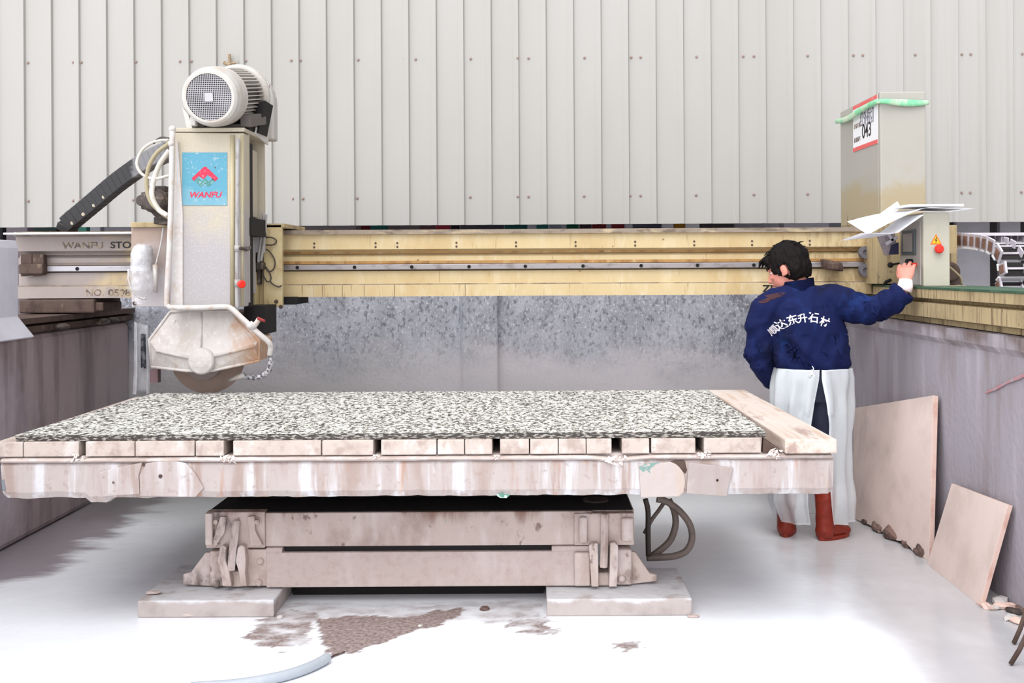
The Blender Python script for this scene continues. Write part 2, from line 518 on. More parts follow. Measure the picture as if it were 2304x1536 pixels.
CHAINW = mat('chain_cover_white', rgb(240, 238, 242), rough=0.45)
CHAINB = mat('chain_side_brown', rgb(140, 104, 92), [(rgb(92, 62, 54), (12, 12, 12), 0.45, 0.65, 0.7)], rough=0.6)
SCREEN = mat('screen_frame', rgb(72, 80, 84), rough=0.35)
SCRG = mat('screen_glass', rgb(150, 142, 132), rough=0.2)
PANEL = mat('panel_grey', rgb(166, 158, 152), [(rgb(210, 206, 206), (8, 8, 5), 0.45, 0.7, 0.7, ('z', 1.6, 1.35))], rough=0.5)
BLADE = mat('saw_blade', rgb(156, 134, 122), [(rgb(130, 108, 98), (9, 9, 9), 0.45, 0.7, 0.6)], rough=0.5, metal=0.2)
JACK = mat('navy_jacket', rgb(13, 23, 66), [(rgb(7, 10, 34), (5, 5, 3), 0.50, 0.72, 0.75), (rgb(26, 52, 112), (9, 9, 5), 0.54, 0.74, 0.6)], rough=0.85, spec=0.2, bump=0.001, bscale=300)
JSTAIN = mat('brown_shoulder_stain', rgb(62, 34, 40), rough=0.9)
JEANS = mat('dark_trousers', rgb(40, 42, 60), [(rgb(30, 30, 46), (6, 6, 4), 0.48, 0.7, 0.7)], rough=0.9)
SKIN = mat('skin', rgb(226, 150, 132), [(rgb(214, 124, 108), (14, 14, 14), 0.45, 0.7, 0.5)], rough=0.55)
HAIR = mat('black_hair', rgb(16, 10, 10), [(rgb(30, 18, 16), (40, 40, 12), 0.52, 0.72, 0.6)], rough=0.7, spec=0.15)
LIP = mat('lip', rgb(190, 96, 90), rough=0.5)
EYEW = mat('eye_white', rgb(230, 224, 218), rough=0.3)
BOOT = mat('orange_rubber', rgb(126, 36, 18), [(rgb(112, 32, 18), (9, 9, 9), 0.48, 0.7, 0.7)], rough=0.45)
CUFF = mat('white_glove_cuff', rgb(244, 226, 224), rough=0.7)
PRINT = mat('white_print', rgb(212, 206, 214), rough=0.7)
REDL = mat('red_tag', rgb(150, 50, 50), rough=0.6)


def clear_plastic(name, col, a0, a1, scale):
    m = mat(name, col, rough=0.35)
    N, L = m.node_tree.nodes, m.node_tree.links
    g = N.new('ShaderNodeNewGeometry')
    mp = N.new('ShaderNodeMapping')
    mp.inputs['Scale'].default_value = scale
    L.new(g.outputs['Position'], mp.inputs[0])
    nz = N.new('ShaderNodeTexNoise')
    nz.inputs['Scale'].default_value = 1
    nz.inputs['Detail'].default_value = 3
    L.new(mp.outputs[0], nz.inputs[0])
    mr = N.new('ShaderNodeMapRange')
    mr.inputs['From Min'].default_value = 0.35
    mr.inputs['From Max'].default_value = 0.65
    mr.inputs['To Min'].default_value = a0
    mr.inputs['To Max'].default_value = a1
    L.new(nz.outputs['Fac'], mr.inputs[0])
    L.new(mr.outputs[0], N['Principled BSDF'].inputs['Alpha'])
    return m


BAG = clear_plastic('clear_bag', rgb(236, 234, 236), 0.04, 0.50, (16, 16, 10))
APRON = clear_plastic('milky_plastic', rgb(240, 243, 246), 0.90, 1.0, (9, 9, 2))
N, L = APRON.node_tree.nodes, APRON.node_tree.links
g_, s_, r_, m_ = N.new('ShaderNodeNewGeometry'), N.new('ShaderNodeSeparateXYZ'), N.new('ShaderNodeMapRange'), N.new('ShaderNodeMath')
L.new(g_.outputs['Position'], s_.inputs[0])
L.new(s_.outputs[2], r_.inputs[0])
for k_, v_ in (('From Min', 0.12), ('From Max', 0.55), ('To Min', 0.45), ('To Max', 1.0)):
    r_.inputs[k_].default_value = v_
m_.operation = 'MULTIPLY'
a_in = N['Principled BSDF'].inputs['Alpha']
L.new(a_in.links[0].from_socket, m_.inputs[0])
L.new(r_.outputs[0], m_.inputs[1])
L.new(m_.outputs[0], a_in)
FLAP = clear_plastic('splash_curtain', rgb(208, 208, 212), 0.40, 0.95, (12, 12, 5))


def dim(k, *ms):
    """overall lightness of a paint, stains and all"""
    for m_ in ms:
        for n_ in m_.node_tree.nodes:
            if n_.type == 'RGB':
                c = n_.outputs[0].default_value
                n_.outputs[0].default_value = (c[0] * k, c[1] * k, c[2] * k, 1)
            elif n_.type == 'MIX':
                c = n_.inputs[7].default_value
                n_.inputs[7].default_value = (c[0] * k, c[1] * k, c[2] * k, 1)


dim(0.68, SIGNB)
dim(0.77, CLAD, CREAM, BOARD, PLANK, BLOCK, TBL2, TBL3, RUST)
dim(0.71, TBL)
dim(0.70, COLM, SPLAT, MOTOR, PIPE, CONSOLE)
dim(0.60, CABM)
dim(0.88, CONC_R)
dim(0.86, LOWB, CREAM_S, GRILL, STEEL, LEDGE, PAPER, SKIN, PIPEG, PINKR, GREENT)

# ================================================================== the setting
WX = 2.10        # inner face of the right wall
LX = -2.84       # inner face of the left wall
WB = 7.5         # front of the concrete back wall

# floor: milky slurry with bare patches
POOL = [((712, 1392), (800, 1385), (905, 1388), (1000, 1372), (1044, 1366), (1032, 1386), (985, 1408), (930, 1420), (860, 1447), (800, 1464), (748, 1474), (728, 1455)),
        ((585, 1392), (640, 1376), (720, 1380), (705, 1415), (690, 1440), (645, 1460), (575, 1455), (560, 1425)),
        ((1135, 1398), (1230, 1392), (1262, 1420), (1240, 1430), (1150, 1420)),
        ((1390, 1446), (1435, 1442), (1450, 1456), (1400, 1464))]
GREYP = [((640, 1350), (880, 1362), (1075, 1352), (1220, 1346), (1226, 1395), (1120, 1400), (1060, 1395), (900, 1385), (700, 1390), (620, 1380))]
POOLW = [[FL(*p).to_2d() for p in q] for q in POOL]
GREYW = [[FL(*p).to_2d() for p in q] for q in GREYP]


def inside(p, poly):
    c = False
    j = len(poly) - 1
    for i in range(len(poly)):
        a, b = poly[i], poly[j]
        if (a.y > p.y) != (b.y > p.y) and p.x < (b.x - a.x) * (p.y - a.y) / (b.y - a.y) + a.x:
            c = not c
        j = i
    return c


def floor_material():
    m = mat('slurry_floor', rgb(240, 243, 248),
            [(rgb(222, 222, 228), (0.9, 1.2, 1), 0.45, 0.75, 0.6),
             (rgb(176, 164, 164), (5, 9, 1), 0.68, 0.77, 0.5),
             (rgb(172, 168, 170), (1.2, 0.7, 1), 0.50, 1.0, 0.85, ('x', 0.95, 1.55)),  # shade along the right wall painted in as a grey film
             (rgb(136, 126, 132), (2.2, 6, 1), 0.80, 1.15, 0.9, ('x', -2.15, -2.7), ('y', 4.6, 5.3))], rough=0.3, spec=0.5, bump=0.0025, bscale=9)  # left wall's shadow painted into the floor, mixed with streaky wet ground
    N, L = m.node_tree.nodes, m.node_tree.links
    bs = N['Principled BSDF']
    at = N.new('ShaderNodeAttribute')
    at.attribute_name = 'bare'
    mx = N.new('ShaderNodeMix')
    mx.data_type = 'RGBA'
    src = bs.inputs['Base Color'].links[0].from_socket
    nz = N.new('ShaderNodeTexNoise')
    nz.inputs['Scale'].default_value = 60
    nz.inputs['Detail'].default_value = 5
    g = N.new('ShaderNodeNewGeometry')
    L.new(g.outputs['Position'], nz.inputs['Vector'])
    rp = N.new('ShaderNodeValToRGB')
    rp.color_ramp.elements[0].color = rgb(116, 100, 98)
    rp.color_ramp.elements[0].position = 0.35
    rp.color_ramp.elements[1].color = rgb(164, 148, 144)
    rp.color_ramp.elements[1].position = 0.65
    L.new(nz.outputs['Fac'], rp.inputs[0])
    L.new(at.outputs['Fac'], mx.inputs[0])
    L.new(src, mx.inputs[6])
    L.new(rp.outputs[0], mx.inputs[7])
    L.new(mx.outputs[2], bs.inputs['Base Color'])
    # rough where bare, wetter where the slurry lies
    ma = N.new('ShaderNodeMapRange')
    ma.inputs['To Min'].default_value = 0.22
    ma.inputs['To Max'].default_value = 0.7
    L.new(at.outputs['Fac'], ma.inputs[0])
    L.new(ma.outputs[0], bs.inputs['Roughness'])
    return m


b = MB()
b.grid(lambda u, v: Vector((-2.6 + 4.9 * u, 3.6 + 1.3 * v, 0)), 330, 90)
xs0, xs1, ys0, ys1 = -2.6, 2.3, 3.6, 4.9
for q in ((-8, 8, -3, ys0), (-8, xs0, ys0, ys1), (xs1, 8, ys0, ys1), (-8, 8, ys1, 16)):
    vs = [b.bm.verts.new((x, y, 0)) for x, y in ((q[0], q[2]), (q[1], q[2]), (q[1], q[3]), (q[0], q[3]))]
    b.face(vs)
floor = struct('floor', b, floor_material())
at = floor.data.attributes.new('bare', 'FLOAT', 'POINT')
vals = []
for v in floor.data.vertices:
    p = v.co.to_2d()
    f = 0.0
    if xs0 + 0.01 < p.x < xs1 - 0.01 and ys0 + 0.01 < p.y < ys1 - 0.01:
        n1 = noise.fractal(Vector((p.x * 9, p.y * 16, 0)), 0.8, 2, 4)
        n2 = noise.fractal(Vector((p.x * 9, p.y * 16, 7)), 0.8, 2, 4)
        q = p + Vector((n1, n2)) * 0.025
        if inside(q, POOLW[0]):
            f = 1.0
        q = p + Vector((n1, n2)) * 0.06
        if any(inside(q, z) for z in POOLW[1:]):
            f = max(f, min(1, 0.75 + 0.7 * n1))
        if any(inside(q, z) for z in GREYW):
            f = max(f, 0.32 + 0.5 * n2)
    vals.append(max(0.0, f))
at.data.foreach_set('value', vals)

# concrete back wall with a pilaster
b = MB()
b.box(LX - 0.5, WX + 0.5, WB, WB + 0.3, 0, 1.56)
x0, _ = XZ(1042, 700, WB - 0.09)
x1, _ = XZ(1119, 700, WB - 0.09)
b.prism([(x0 - 0.03, WB, 0), (x0, WB - 0.09, 0), (x1, WB - 0.09, 0), (x1 + 0.004, WB, 0)], (0, 0, 1.55))
struct('wall_back', b, CONC_BACK, bevel=0.01)

# left concrete wall, lower ledge in front
b = MB()
b.box(LX - 0.35, LX, 5.05, WB, 0, 1.14)
b.box(LX - 0.35, LX, 0.5, 5.05, 0, 1.14)
struct('wall_left', b, CONC_L, bevel=0.035)

# right concrete wall with rough mortar under the runway
b = MB()
b.grid(lambda u, v: Vector((WX - 0.004 * noise.fractal(Vector((u * 14, v * 3, 1)), 1, 2, 2) - (0.02 if v > 0.94 else 0.0) * (1 + noise.noise(Vector((u * 60, 0, 0)))), 0.5 + u * (WB - 0.5), v * 1.185)), 160, 40)
b.box(WX + 0.02, WX + 0.5, 0.5, WB, 0, 1.185)
wr = struct('wall_right', b, CONC_R, recalc=True)
b = MB()
prev = None
for i, (px, py) in enumerate([(2212, 884), (2236, 874), (2262, 860), (2285, 850), (2304, 842)]):
    v_ = VY - py
    D = (WX - 0.012) * F / (px - UX)
    prev = P(px, py, D)
    prev.x = WX - 0.006
    if i == 0:
        pts = []
    pts.append(prev)
b.tube(pts, [(0.002, 0.004), (0.002, 0.008), (0.002, 0.006), (0.002, 0.010), (0.002, 0.008)], 6, ref=(1, 0, 0))
obj('red_mark', b, mat('red_wall_paint', rgb(178, 120, 126), [(rgb(164, 146, 150), (30, 30, 30), 0.38, 0.6, 1.0)], rough=0.9), wr)['label'] = 'faded red smear'

# corrugated cladding behind
WM = 8.3
_, zb = XZ(1200, 505, WM)
ztop = 5.2
pitch = 61.7 / F * WM
b = MB()
prof = []
xr = XZ(52, 300, WM)[0]
k0 = -12
xx = xr + k0 * pitch
prof.append((xx - 0.3, WM))
for k in range(k0, 42):
    c = xr + k * pitch
    prof += [(c - 0.034, WM), (c - 0.014, WM - 0.020), (c + 0.016, WM - 0.020), (c + 0.024, WM)]
pts = [(x, y) for x, y in prof]
lo = [b.bm.verts.new((x, y, zb)) for x, y in pts]
hi = [b.bm.verts.new((x, y, ztop)) for x, y in pts]
lo2 = [b.bm.verts.new((x, y + 0.012, zb)) for x, y in pts]
for i in range(len(pts) - 1):
    b.face([lo[i], lo[i + 1], hi[i + 1], hi[i]])
    b.face([lo2[i], lo2[i + 1], lo[i + 1], lo[i]])
clad = struct('wall_rear', b, CLAD, recalc=False)
scr = None
SCW = mat('screw_head', rgb(150, 126, 118), rough=0.5)
for py, xs in ((131, (63, 165, 183, 306, 405, 431, 553, 655, 676, 806, 909, 935, 1059, 1165, 1189, 1315, 1420, 1441, 1567, 1672, 1696, 1817, 1920, 1941, 2059, 2164, 2184, 2300)),
               (442, (64, 165, 182, 302, 660, 682, 804, 1058, 1165, 1189, 1314, 1418, 1441, 1566, 1696, 1817, 2164, 2183, 2298))):
    for px in xs:
        p = P(px, py - (px - 1200) * 0.009, WM)
        # settle on the sheet: rib or pan
        q = (p.x - xr + pitch / 2) % pitch - pitch / 2
        yy = WM - (0.020 if -0.018 < q < 0.02 else 0.002)
        if scr is None:
            s_ = MB()
            s_.lathe((0, 0, 0), (0, -1, 0), [(0, 0.011), (0.003, 0.011), (0.004, 0.0065), (0.009, 0.006), (0.010, 0)], 8)
            scr = obj('screw', s_, SCW, clad)
            scr.location = (p.x, yy, p.z)
        else:
            c = scr.copy()
            COL.objects.link(c)
            c.parent = clad
            c.location = (p.x, yy, p.z)
# old clamp and scrawl left on the sheet above the motor
b = MB()
b.tube([P(516, 122, WM - 0.03), P(517, 142, WM - 0.03), P(518, 160, WM - 0.03)], 0.012, 8)
b.tube([P(504, 141, WM - 0.03), P(516, 146, WM - 0.04), P(530, 141, WM - 0.03)], 0.014, 8)
obj('hook', b, mat('dull_brass', rgb(150, 128, 100), [(rgb(90, 70, 60), (30, 30, 30), 0.45, 0.7, 0.7)], rough=0.6), clad)

# roof edge and far side of the yard beyond the cladding
b = MB()
b.box(-9, 9, 13.5, 13.7, 0, 3.4)
struct('wall_far', b, FARW)
b = MB()
b.box(-9, 9, 8.45, 13.0, 2.75, 2.9)
struct('ceiling', b, FARW)

# things stored behind, glimpsed in the slot under the cladding
slot = [((-3, 6), 'black', (30, 26, 30)), ((9, 62), 'grey', (150, 138, 146)), ((66, 128), 'dark green', (26, 50, 42)), ((176, 195), 'teal', (76, 150, 130)),
        ((196, 226), 'white', (214, 214, 220)), ((640, 802), 'grey-brown', (132, 122, 124)), ((804, 831), 'dark red', (120, 20, 24)), ((833, 871), 'teal', (20, 98, 92)),
        ((873, 944), 'dull grey', (128, 118, 116)), ((946, 979), 'pinkish', (160, 112, 116)), ((981, 1012), 'crimson', (150, 26, 50)), ((1014, 1033), 'black', (44, 28, 36)),
        ((1035, 1133), 'slate grey', (104, 100, 112)), ((1135, 1186), 'bottle green', (20, 92, 88)), ((1188, 1205), 'white', (220, 220, 226)), ((1207, 1233), 'teal', (20, 100, 92)),
        ((1235, 1264), 'pale grey', (170, 176, 186)), ((1275, 1302), 'green', (30, 120, 92)), ((1305, 1331), 'dark brown', (60, 40, 44)), ((1333, 1364), 'dark red', (132, 26, 30)),
        ((1377, 1405), 'maroon', (124, 20, 30)), ((1407, 1423), 'white', (226, 226, 232)), ((1426, 1488), 'blue-grey', (110, 108, 126)), ((1491, 1515), 'white', (228, 226, 230)),
        ((1518, 1542), 'orange', (222, 160, 50)), ((1545, 1574), 'white', (230, 228, 232)), ((1578, 1652), 'charcoal', (66, 56, 58)), ((1654, 1760), 'whitish', (206, 204, 214)),
        ((1763, 1866), 'light grey', (192, 186, 194))]
cols = {}
names = ['at the far left end', 'left of the black chain', 'beneath the black chain foot', 'just right of the black chain foot', 'further right of the black chain foot',
         'nearest right of the saw carriage', 'first red one right of the saw', 'touching the first red one', 'behind the teal one, right of the saw', 'between grey and crimson ones', 'left of middle of the slot',
         'thin, beside the crimson one', 'wide, over the wall pilaster', 'right of the wide slate one', 'thin, between two green ones', 'right of the thin white strip', 'right of the second teal one',
         'left of the dark brown one', 'between green and dark red ones', 'right of the dark brown one', 'rightmost red one in the slot', 'beside the rightmost red one', 'right of centre of the slot', 'left of the orange one',
         'only orange one in the slot', 'right of the orange one', 'leaning, right half of the slot', 'above the worker\'s left', 'against the tall cabinet']
for i, (((a, c), cn, cc), nm) in enumerate(zip(slot, names)):
    key = cc
    if key not in cols:
        cols[key] = mat('stored_' + cn.replace(' ', '_'), rgb(*cc), [(rgb(*[int(q * 0.7) for q in cc]), (8, 8, 8), 0.5, 0.75, 0.5)], rough=0.6)
    D = 9.4 + (i * 7 % 5) * 0.35
    x0 = XZ(a, 508, D)[0]
    x1 = XZ(c, 508, D)[0]
    t = MB()
    zt = 2.12 + (i * 5 % 7) * 0.05
    t.box(x0, x1, D, D + 0.06 + (x1 - x0) * 0.3, 0, zt)
    o = solid('stored_panel', t, cols[key], '%s upright panel under the cladding, %s' % (cn, nm.replace(' the slot', '') if nm.startswith('wide') else nm), 'panel', 'panels stored behind the cladding', bevel=0.006)

# wide opening on the right
for (a, c, D, lab) in ((2152, 2228, 9.0, 'wide dull grey slab standing in the opening, nearest the control box'), (2250, 2297, 9.2, 'narrow dull grey slab standing in the opening, at the right end')):
    x0 = XZ(a, 600, D)[0]
    x1 = XZ(c, 600, D)[0]
    t = MB()
    t.box(x0, x1, D, D + 0.06, 0, 2.25)
    solid('standing_slab', t, mat('slab_grey', rgb(170, 166, 172), [(rgb(146, 140, 146), (3, 3, 3), 0.4, 0.7, 0.6)], rough=0.7), lab, 'slab', 'grey slabs standing in the right opening', bevel=0.006)
t = MB()
x0 = XZ(2140, 600, 9.9)[0]
x1 = XZ(2330, 600, 9.9)[0]
t.box(x0 - 0.15, x1 + 1.5, 9.9, 10.0, 0, 2.6)
struct('wall_opening', t, mat('dark_board', rgb(40, 34, 36), rough=0.8))

# ================================================================== travelling bridge
DB = 6.5
zz = lambda py, D=DB, px=1000: XZ(px, py, D)[1]
BR = thing('bridge_beam', 'long cream steel bridge beam spanning the pit, rail along its face', 'beam', (-0.5, DB, zz(590)))
xL, xR = XZ(36, 600, DB)[0], 2.06
pf = [(-0.02, 516.5), (-0.02, 526), (0, 527.5), (0, 559.6), (0.055, 568), (0.06, 570), (0.03, 576), (0.03, 590), (0.06, 594), (0.06, 606), (0.035, 609), (0.035, 636), (0.02, 639), (0.0, 640), (0, 666)]
poly = [(xL, DB + o, zz(p)) for o, p in pf] + [(xL, DB + 0.42, zz(666)), (xL, DB + 0.42, zz(516.5))]
b = MB()
b.prism(poly, (xR - xL, 0, 0))
obj('beam_body', b, CREAM, BR)
b = MB()
b.box(xL + 0.02, xR - 0.02, DB + 0.035, DB + 0.058, zz(568.8), zz(561))
b.box(xL + 0.02, xR - 0.02, DB + 0.025, DB + 0.034, zz(592.5), zz(586))
obj('rusty_ledge', b, RUST, BR)['label'] = 'rust-stained recess strip'
b = MB()
b.box(xL + 0.01, xR - 0.01, DB - 0.0215, DB + 0.3, zz(526.2), zz(516.3))
obj('top_flange', b, TOPF, BR)['label'] = 'grimy grey-brown top flange'
b = MB()
b.box(xL + 0.01, xR - 0.01, DB + 0.004, DB + 0.034, zz(640.2), zz(637.2))
obj('rusty_seam', b, TOPF, BR)
b = MB()
b.box(XZ(95, 600, DB)[0], xR - 0.01, DB + 0.012, DB + 0.075, zz(606), zz(593.5))
obj('guide_rail', b, STEEL, BR, bevel=0.004)['label'] = 'grey steel guide rail'
first = None
for px in [172, 668, 797, 926, 1055, 1182, 1312, 1443, 1570, 1697, 1823]:
    p = P(px, 600 - (px - 1000) * 0.0056, DB)
    if first is None:
        s_ = MB()
        s_.lathe((0, 0, 0), (0, -1, 0), [(0, 0.011), (0.004, 0.011), (0.004, 0.006), (0.001, 0.005), (0.001, 0)], 10)
        first = obj('rail_bolt', s_, BLACK, BR)
        root = first
    else:
        c = root.copy()
        COL.objects.link(c)
        first = c
    first.location = Vector((p.x, DB + 0.012, zz(600)))
root = None
for px in [707, 845, 894, 1027, 1161, 1295, 1429, 1562, 1692, 1822]:
    for dy in (546, 554.5):
        x = XZ(px, 550, DB)[0]
        if root is None:
            s_ = MB()
            s_.lathe((0, 0, 0), (0, -1, 0), [(0, 0.007), (0.004, 0.006), (0.005, 0)], 8)
            root = obj('face_bolt', s_, BROWN, BR)
            c = root
        else:
            c = root.copy()
            COL.objects.link(c)
        c.location = Vector((x, DB, zz(dy)))
# top ledge (white, slurry covered) on the left
b = MB()
b.box(XZ(10, 530, DB - 0.12)[0], XZ(300, 530, DB - 0.12)[0], DB - 0.14, DB + 0.3, zz(524), zz(519.5))
obj('top_ledge', b, LEDGE, BR, bevel=0.004)['label'] = 'white slurry-covered ledge'
# lettering on the beam
text_obj('lettering', 'WANFU', 0.056, facing(140, 559, DB - 0.0015), INKF, BR, bold=0.001, sx=1.22)
text_obj('lettering', 'STONE', 0.056, facing(248, 558, DB - 0.0015), INK, BR, bold=0.001, sx=1.22)
text_obj('lettering', 'NO.', 0.056, facing(192, 665, DB - 0.0015), INKF, BR, sx=1.1)
text_obj('lettering', '0598', 0.056, facing(243, 665, DB - 0.0015), INKF, BR, bold=0.001, sx=1.22)
text_obj('lettering', 'ZDQ', 0.058, facing(1716, 656, DB - 0.0015), INK, BR, bold=0.0016, sx=1.2)
# drip marks are in the paint; brown carriage gear under the left end
b = MB()
b.pbox((42, 674), (212, 704), DB - 0.02, DB + 0.4)
b.pbox((208, 680), (232, 700), DB + 0.0, DB + 0.3)
obj('left_carriage', b, BROWN, BR, bevel=0.01)['label'] = 'dark brown wheel carriage'
b = MB()
for px in (46, 72):
    b.prism([P(px, 572, DB - 0.03), P(px + 26, 572, DB - 0.03), P(px + 26, 618, DB - 0.03), P(px, 622, DB - 0.03)], (0, 0.05, 0))
b.pbox((42, 594), (96, 616), DB - 0.05, DB + 0.02)
obj('end_bracket', b, BROWN, BR, bevel=0.006)

# right end carriage the bridge stands on
b = MB()
cx0 = XZ(1971, 600, 6.3)[0]
b.box(cx0, cx0 + 0.48, 6.3, 7.49, 1.39, XZ(1985, 507, 6.3)[1])
b.box(cx0 + 0.10, cx0 + 0.36, 5.86, 6.31, 1.386, XZ(2110, 645, 5.8)[1] - 0.0005)
obj('end_carriage', b, CREAM_S, BR, bevel=0.012)
b = MB()
for py in (568, 608):
    p = P(1944, py, DB)
    b.lathe(p, (0, -1, 0), [(0, 0.038), (0.03, 0.038), (0.03, 0.016), (0.018, 0.014), (0.018, 0)], 20)
obj('buffer', b, mat('buffer_rubber', rgb(104, 100, 106), [(rgb(60, 52, 50), (30, 30, 30), 0.5, 0.7, 0.6)], rough=0.6), BR)
b = MB()
b.prism([P(1852, 582, DB - 0.05), P(1896, 590, DB - 0.05), P(1899, 611, DB - 0.05), P(1855, 603, DB - 0.05)], (0, 0.08, 0))
b.pbox((1862, 590), (1890, 607), DB - 0.09, DB - 0.04)
obj('stop_block', b, BROWN, BR, bevel=0.008)['label'] = 'rusty brown stop block'
b = MB()
kp = P(1997, 596, 6.3)
b.ball(kp + Vector((0, -0.05, 0)), 0.017)
b.tube([kp + Vector((0, -0.05, 0)), P(2020, 592, 6.3) + Vector((0, -0.02, 0))], 0.006, 8)
b.tube([P(1990, 640, 6.28), P(1994, 634, 6.24), P(2003, 630, 6.28)], 0.01, 8)
obj('lever', b, BLACK, BR, smooth=True)['label'] = 'black ball-ended lever'

# brown debris strip on top of the beam near the cabinet
b = MB()
for i in range(14):
    x, z = XZ(1928 + i * 4.5 + random.random() * 3, 504, 6.45)
    b.ball(Vector((x, 6.5 + random.random() * 0.1, 1.765 + random.random() * 0.01)), (0.02 + random.random() * 0.02, 0.02, 0.010 + random.random() * 0.008), n=8)
solid('dirt_lump', b, BROWN, 'dark crumbly dirt heaped on the beam at the foot of the tall cabinet', 'dirt', kind=None) if False else tag(obj('dirt', b, BROWN), 'dark crumbly dirt on the beam at the foot of the tall cabinet', 'dirt', kind='stuff')

# ================================================================== runways on the side walls
b = MB()
y0, y1 = 0.6, 7.49
b.prism([(WX - 0.02, y0, 1.225), (WX - 0.02, y0, 1.300), (WX + 0.03, y0, 1.306), (WX + 0.03, y0, 1.318), (WX - 0.03, y0, 1.325), (WX - 0.03, y0, 1.372), (WX + 0.3, y0, 1.372), (WX + 0.3, y0, 1.19), (WX + 0.02, y0, 1.19), (WX + 0.02, y0, 1.215)], (0, y1 - y0, 0))
rw = solid('runway_girder', b, CREAM_S, 'dirty cream runway girder lying along the top of the right wall', 'girder', 'runway girders')
b = MB()
b.box(WX - 0.035, WX + 0.34, 0.6, 7.49, 1.373, 1.384)
obj('green_strip', b, GREENS, rw)
b = MB()
b.prism([(LX + 0.03, y0, 1.155), (LX + 0.03, y0, 1.185), (LX - 0.02, y0, 1.19), (LX - 0.02, y0, 1.197), (LX + 0.04, y0, 1.20), (LX + 0.04, y0, 1.232), (LX - 0.3, y0, 1.232), (LX - 0.3, y0, 1.142), (LX, y0, 1.142)], (0, y1 - y0, 0))
rwl = solid('runway_girder', b, BROWN, 'brown grimy runway girder on the left wall, below the bridge end', 'girder', 'runway girders')
for D in (6.9, 7.05, 6.3):
    b = MB()
    b.ball(Vector((LX + 0.05, D, 1.165)), (0.05, 0.06, 0.022), n=10)
    obj('grease_lump', b, DGREY, rwl, smooth=True)

# pale cover over the left end of the bridge
b = MB()
Dv = 5.69
prof_ = [P(20, 538, Dv), P(36, 541, Dv), P(41, 558, Dv), P(41, 712, Dv), P(78, 757, Dv), P(72, 760, Dv), P(36, 714, Dv), P(36, 560, Dv)]
prof_ = [(q.x, Dv, q.z) for q in prof_]
prof_[0] = (prof_[0][0] - 0.35, Dv, prof_[0][2])
prof_.insert(0, (prof_[0][0], Dv, prof_[0][2] - 0.02))
b.prism(prof_, (0, -1.7, 0))
solid('end_cover', b, COVER, 'pale dusty sheet-metal cover with flared hem hanging over the left wall', 'cover', bevel=0.004)

# ================================================================== cabinet
D0, D1 = 6.62, 7.48
ca = XZ(1980, 206, D0)
cb = XZ(2083, 206, D0)
zc0 = XZ(1985, 507, 6.3)[1]
CB = thing('electrical_cabinet', 'tall narrow cream electrical cabinet standing on the right end of the bridge', 'cabinet', (ca[0] + 0.14, 7.0, zc0))
b = MB()
b.box(ca[0], cb[0], D0, D1, zc0, ca[1])
obj('body', b, CABM, CB, bevel=0.008)
b = MB()
b.box(ca[0] - 0.004, ca[0] + 0.001, D0 + 0.03, D1 - 0.03, zc0 + 0.04, ca[1] - 0.03)
obj('door', b, CABM, CB, bevel=0.002)
# notice on the left face: paper, two red bars, ink
NT = MB()
px2D = lambda px: (ca[0]) * F / (px - UX)
ny0, ny1 = px2D(1979.5), px2D(1923.5)
ztop_, zbot_ = XZ(1979, 212, ny0)[1], XZ(1980, 322, ny0)[1]
NT.box(ca[0] - 0.007, ca[0] - 0.004, ny0 + 0.004, ny1, zbot_, ztop_)
no = obj('notice', NT, PAPER, CB)
no['label'] = 'white notice with red bars'
b = MB()
h = ztop_ - zbot_
b.box(ca[0] - 0.009, ca[0] - 0.007, ny0 + 0.004, ny1, ztop_ - 0.075 * h, ztop_)
obj('red_bar', b, PINKR, no)
b = MB()
b.box(ca[0] - 0.009, ca[0] - 0.007, ny0 + 0.004, ny1, zbot_, zbot_ + 0.085 * h)
obj('red_bar', b, PINKR, no)
# plane of the left face: text runs from far (left in view) to near
LF = lambda y, z: Matrix(((0, 0, -1, ca[0] - 0.008), (-1, 0, 0, y), (0, 1, 0, z), (0, 0, 0, 1)))
wN = ny1 - ny0
text_obj('ink', '红外桥切', 0.115, LF(ny0 + 0.70 * wN, zbot_ + 0.50 * h), mat('print_grey', rgb(110, 104, 122), rough=0.6), no, sx=0.62)
text_obj('ink', '043', 0.13, LF(ny0 + 0.62 * wN, zbot_ + 0.22 * h), INK, no, bold=0.0015, sx=1.0)
text_obj('ink', '设备名称', 0.036, LF(ny1 - 0.02, zbot_ + 0.50 * h), INKF, no)
text_obj('ink', '设备编号', 0.036, LF(ny1 - 0.02, zbot_ + 0.20 * h), INKF, no)
# green strap round the cabinet
b = MB()
zs = XZ(2030, 236, D0)[1]
pts = smooth_pts([Vector((ca[0] - 0.02, D1 + 0.03, zs + 0.02)), Vector((ca[0] - 0.035, 7.2, zs - 0.005)), Vector((ca[0] - 0.03, 6.85, zs + 0.015)), Vector((ca[0] - 0.012, D0 - 0.012, zs + 0.02)),
                  Vector((ca[0] + 0.10, D0 - 0.022, zs + 0.012)), Vector((ca[0] + 0.2, D0 - 0.02, zs + 0.008)), Vector((cb[0] + 0.012, D0 - 0.01, zs + 0.012))], 8)
n_ = len(pts)
rr = [(0.006 + 0.006 * abs(math.sin(i * 0.9)), 0.014 + 0.008 * math.sin(PI * ((i % 24) / 24))) for i in range(n_)]
b.tube(pts, [(r[1], r[0]) for r in rr], 10, ref=(0, 0, 1))
solid('green_strap', b, GREENT, 'pale green plastic strap tied round the top of the tall cabinet', 'strap', smooth=True)

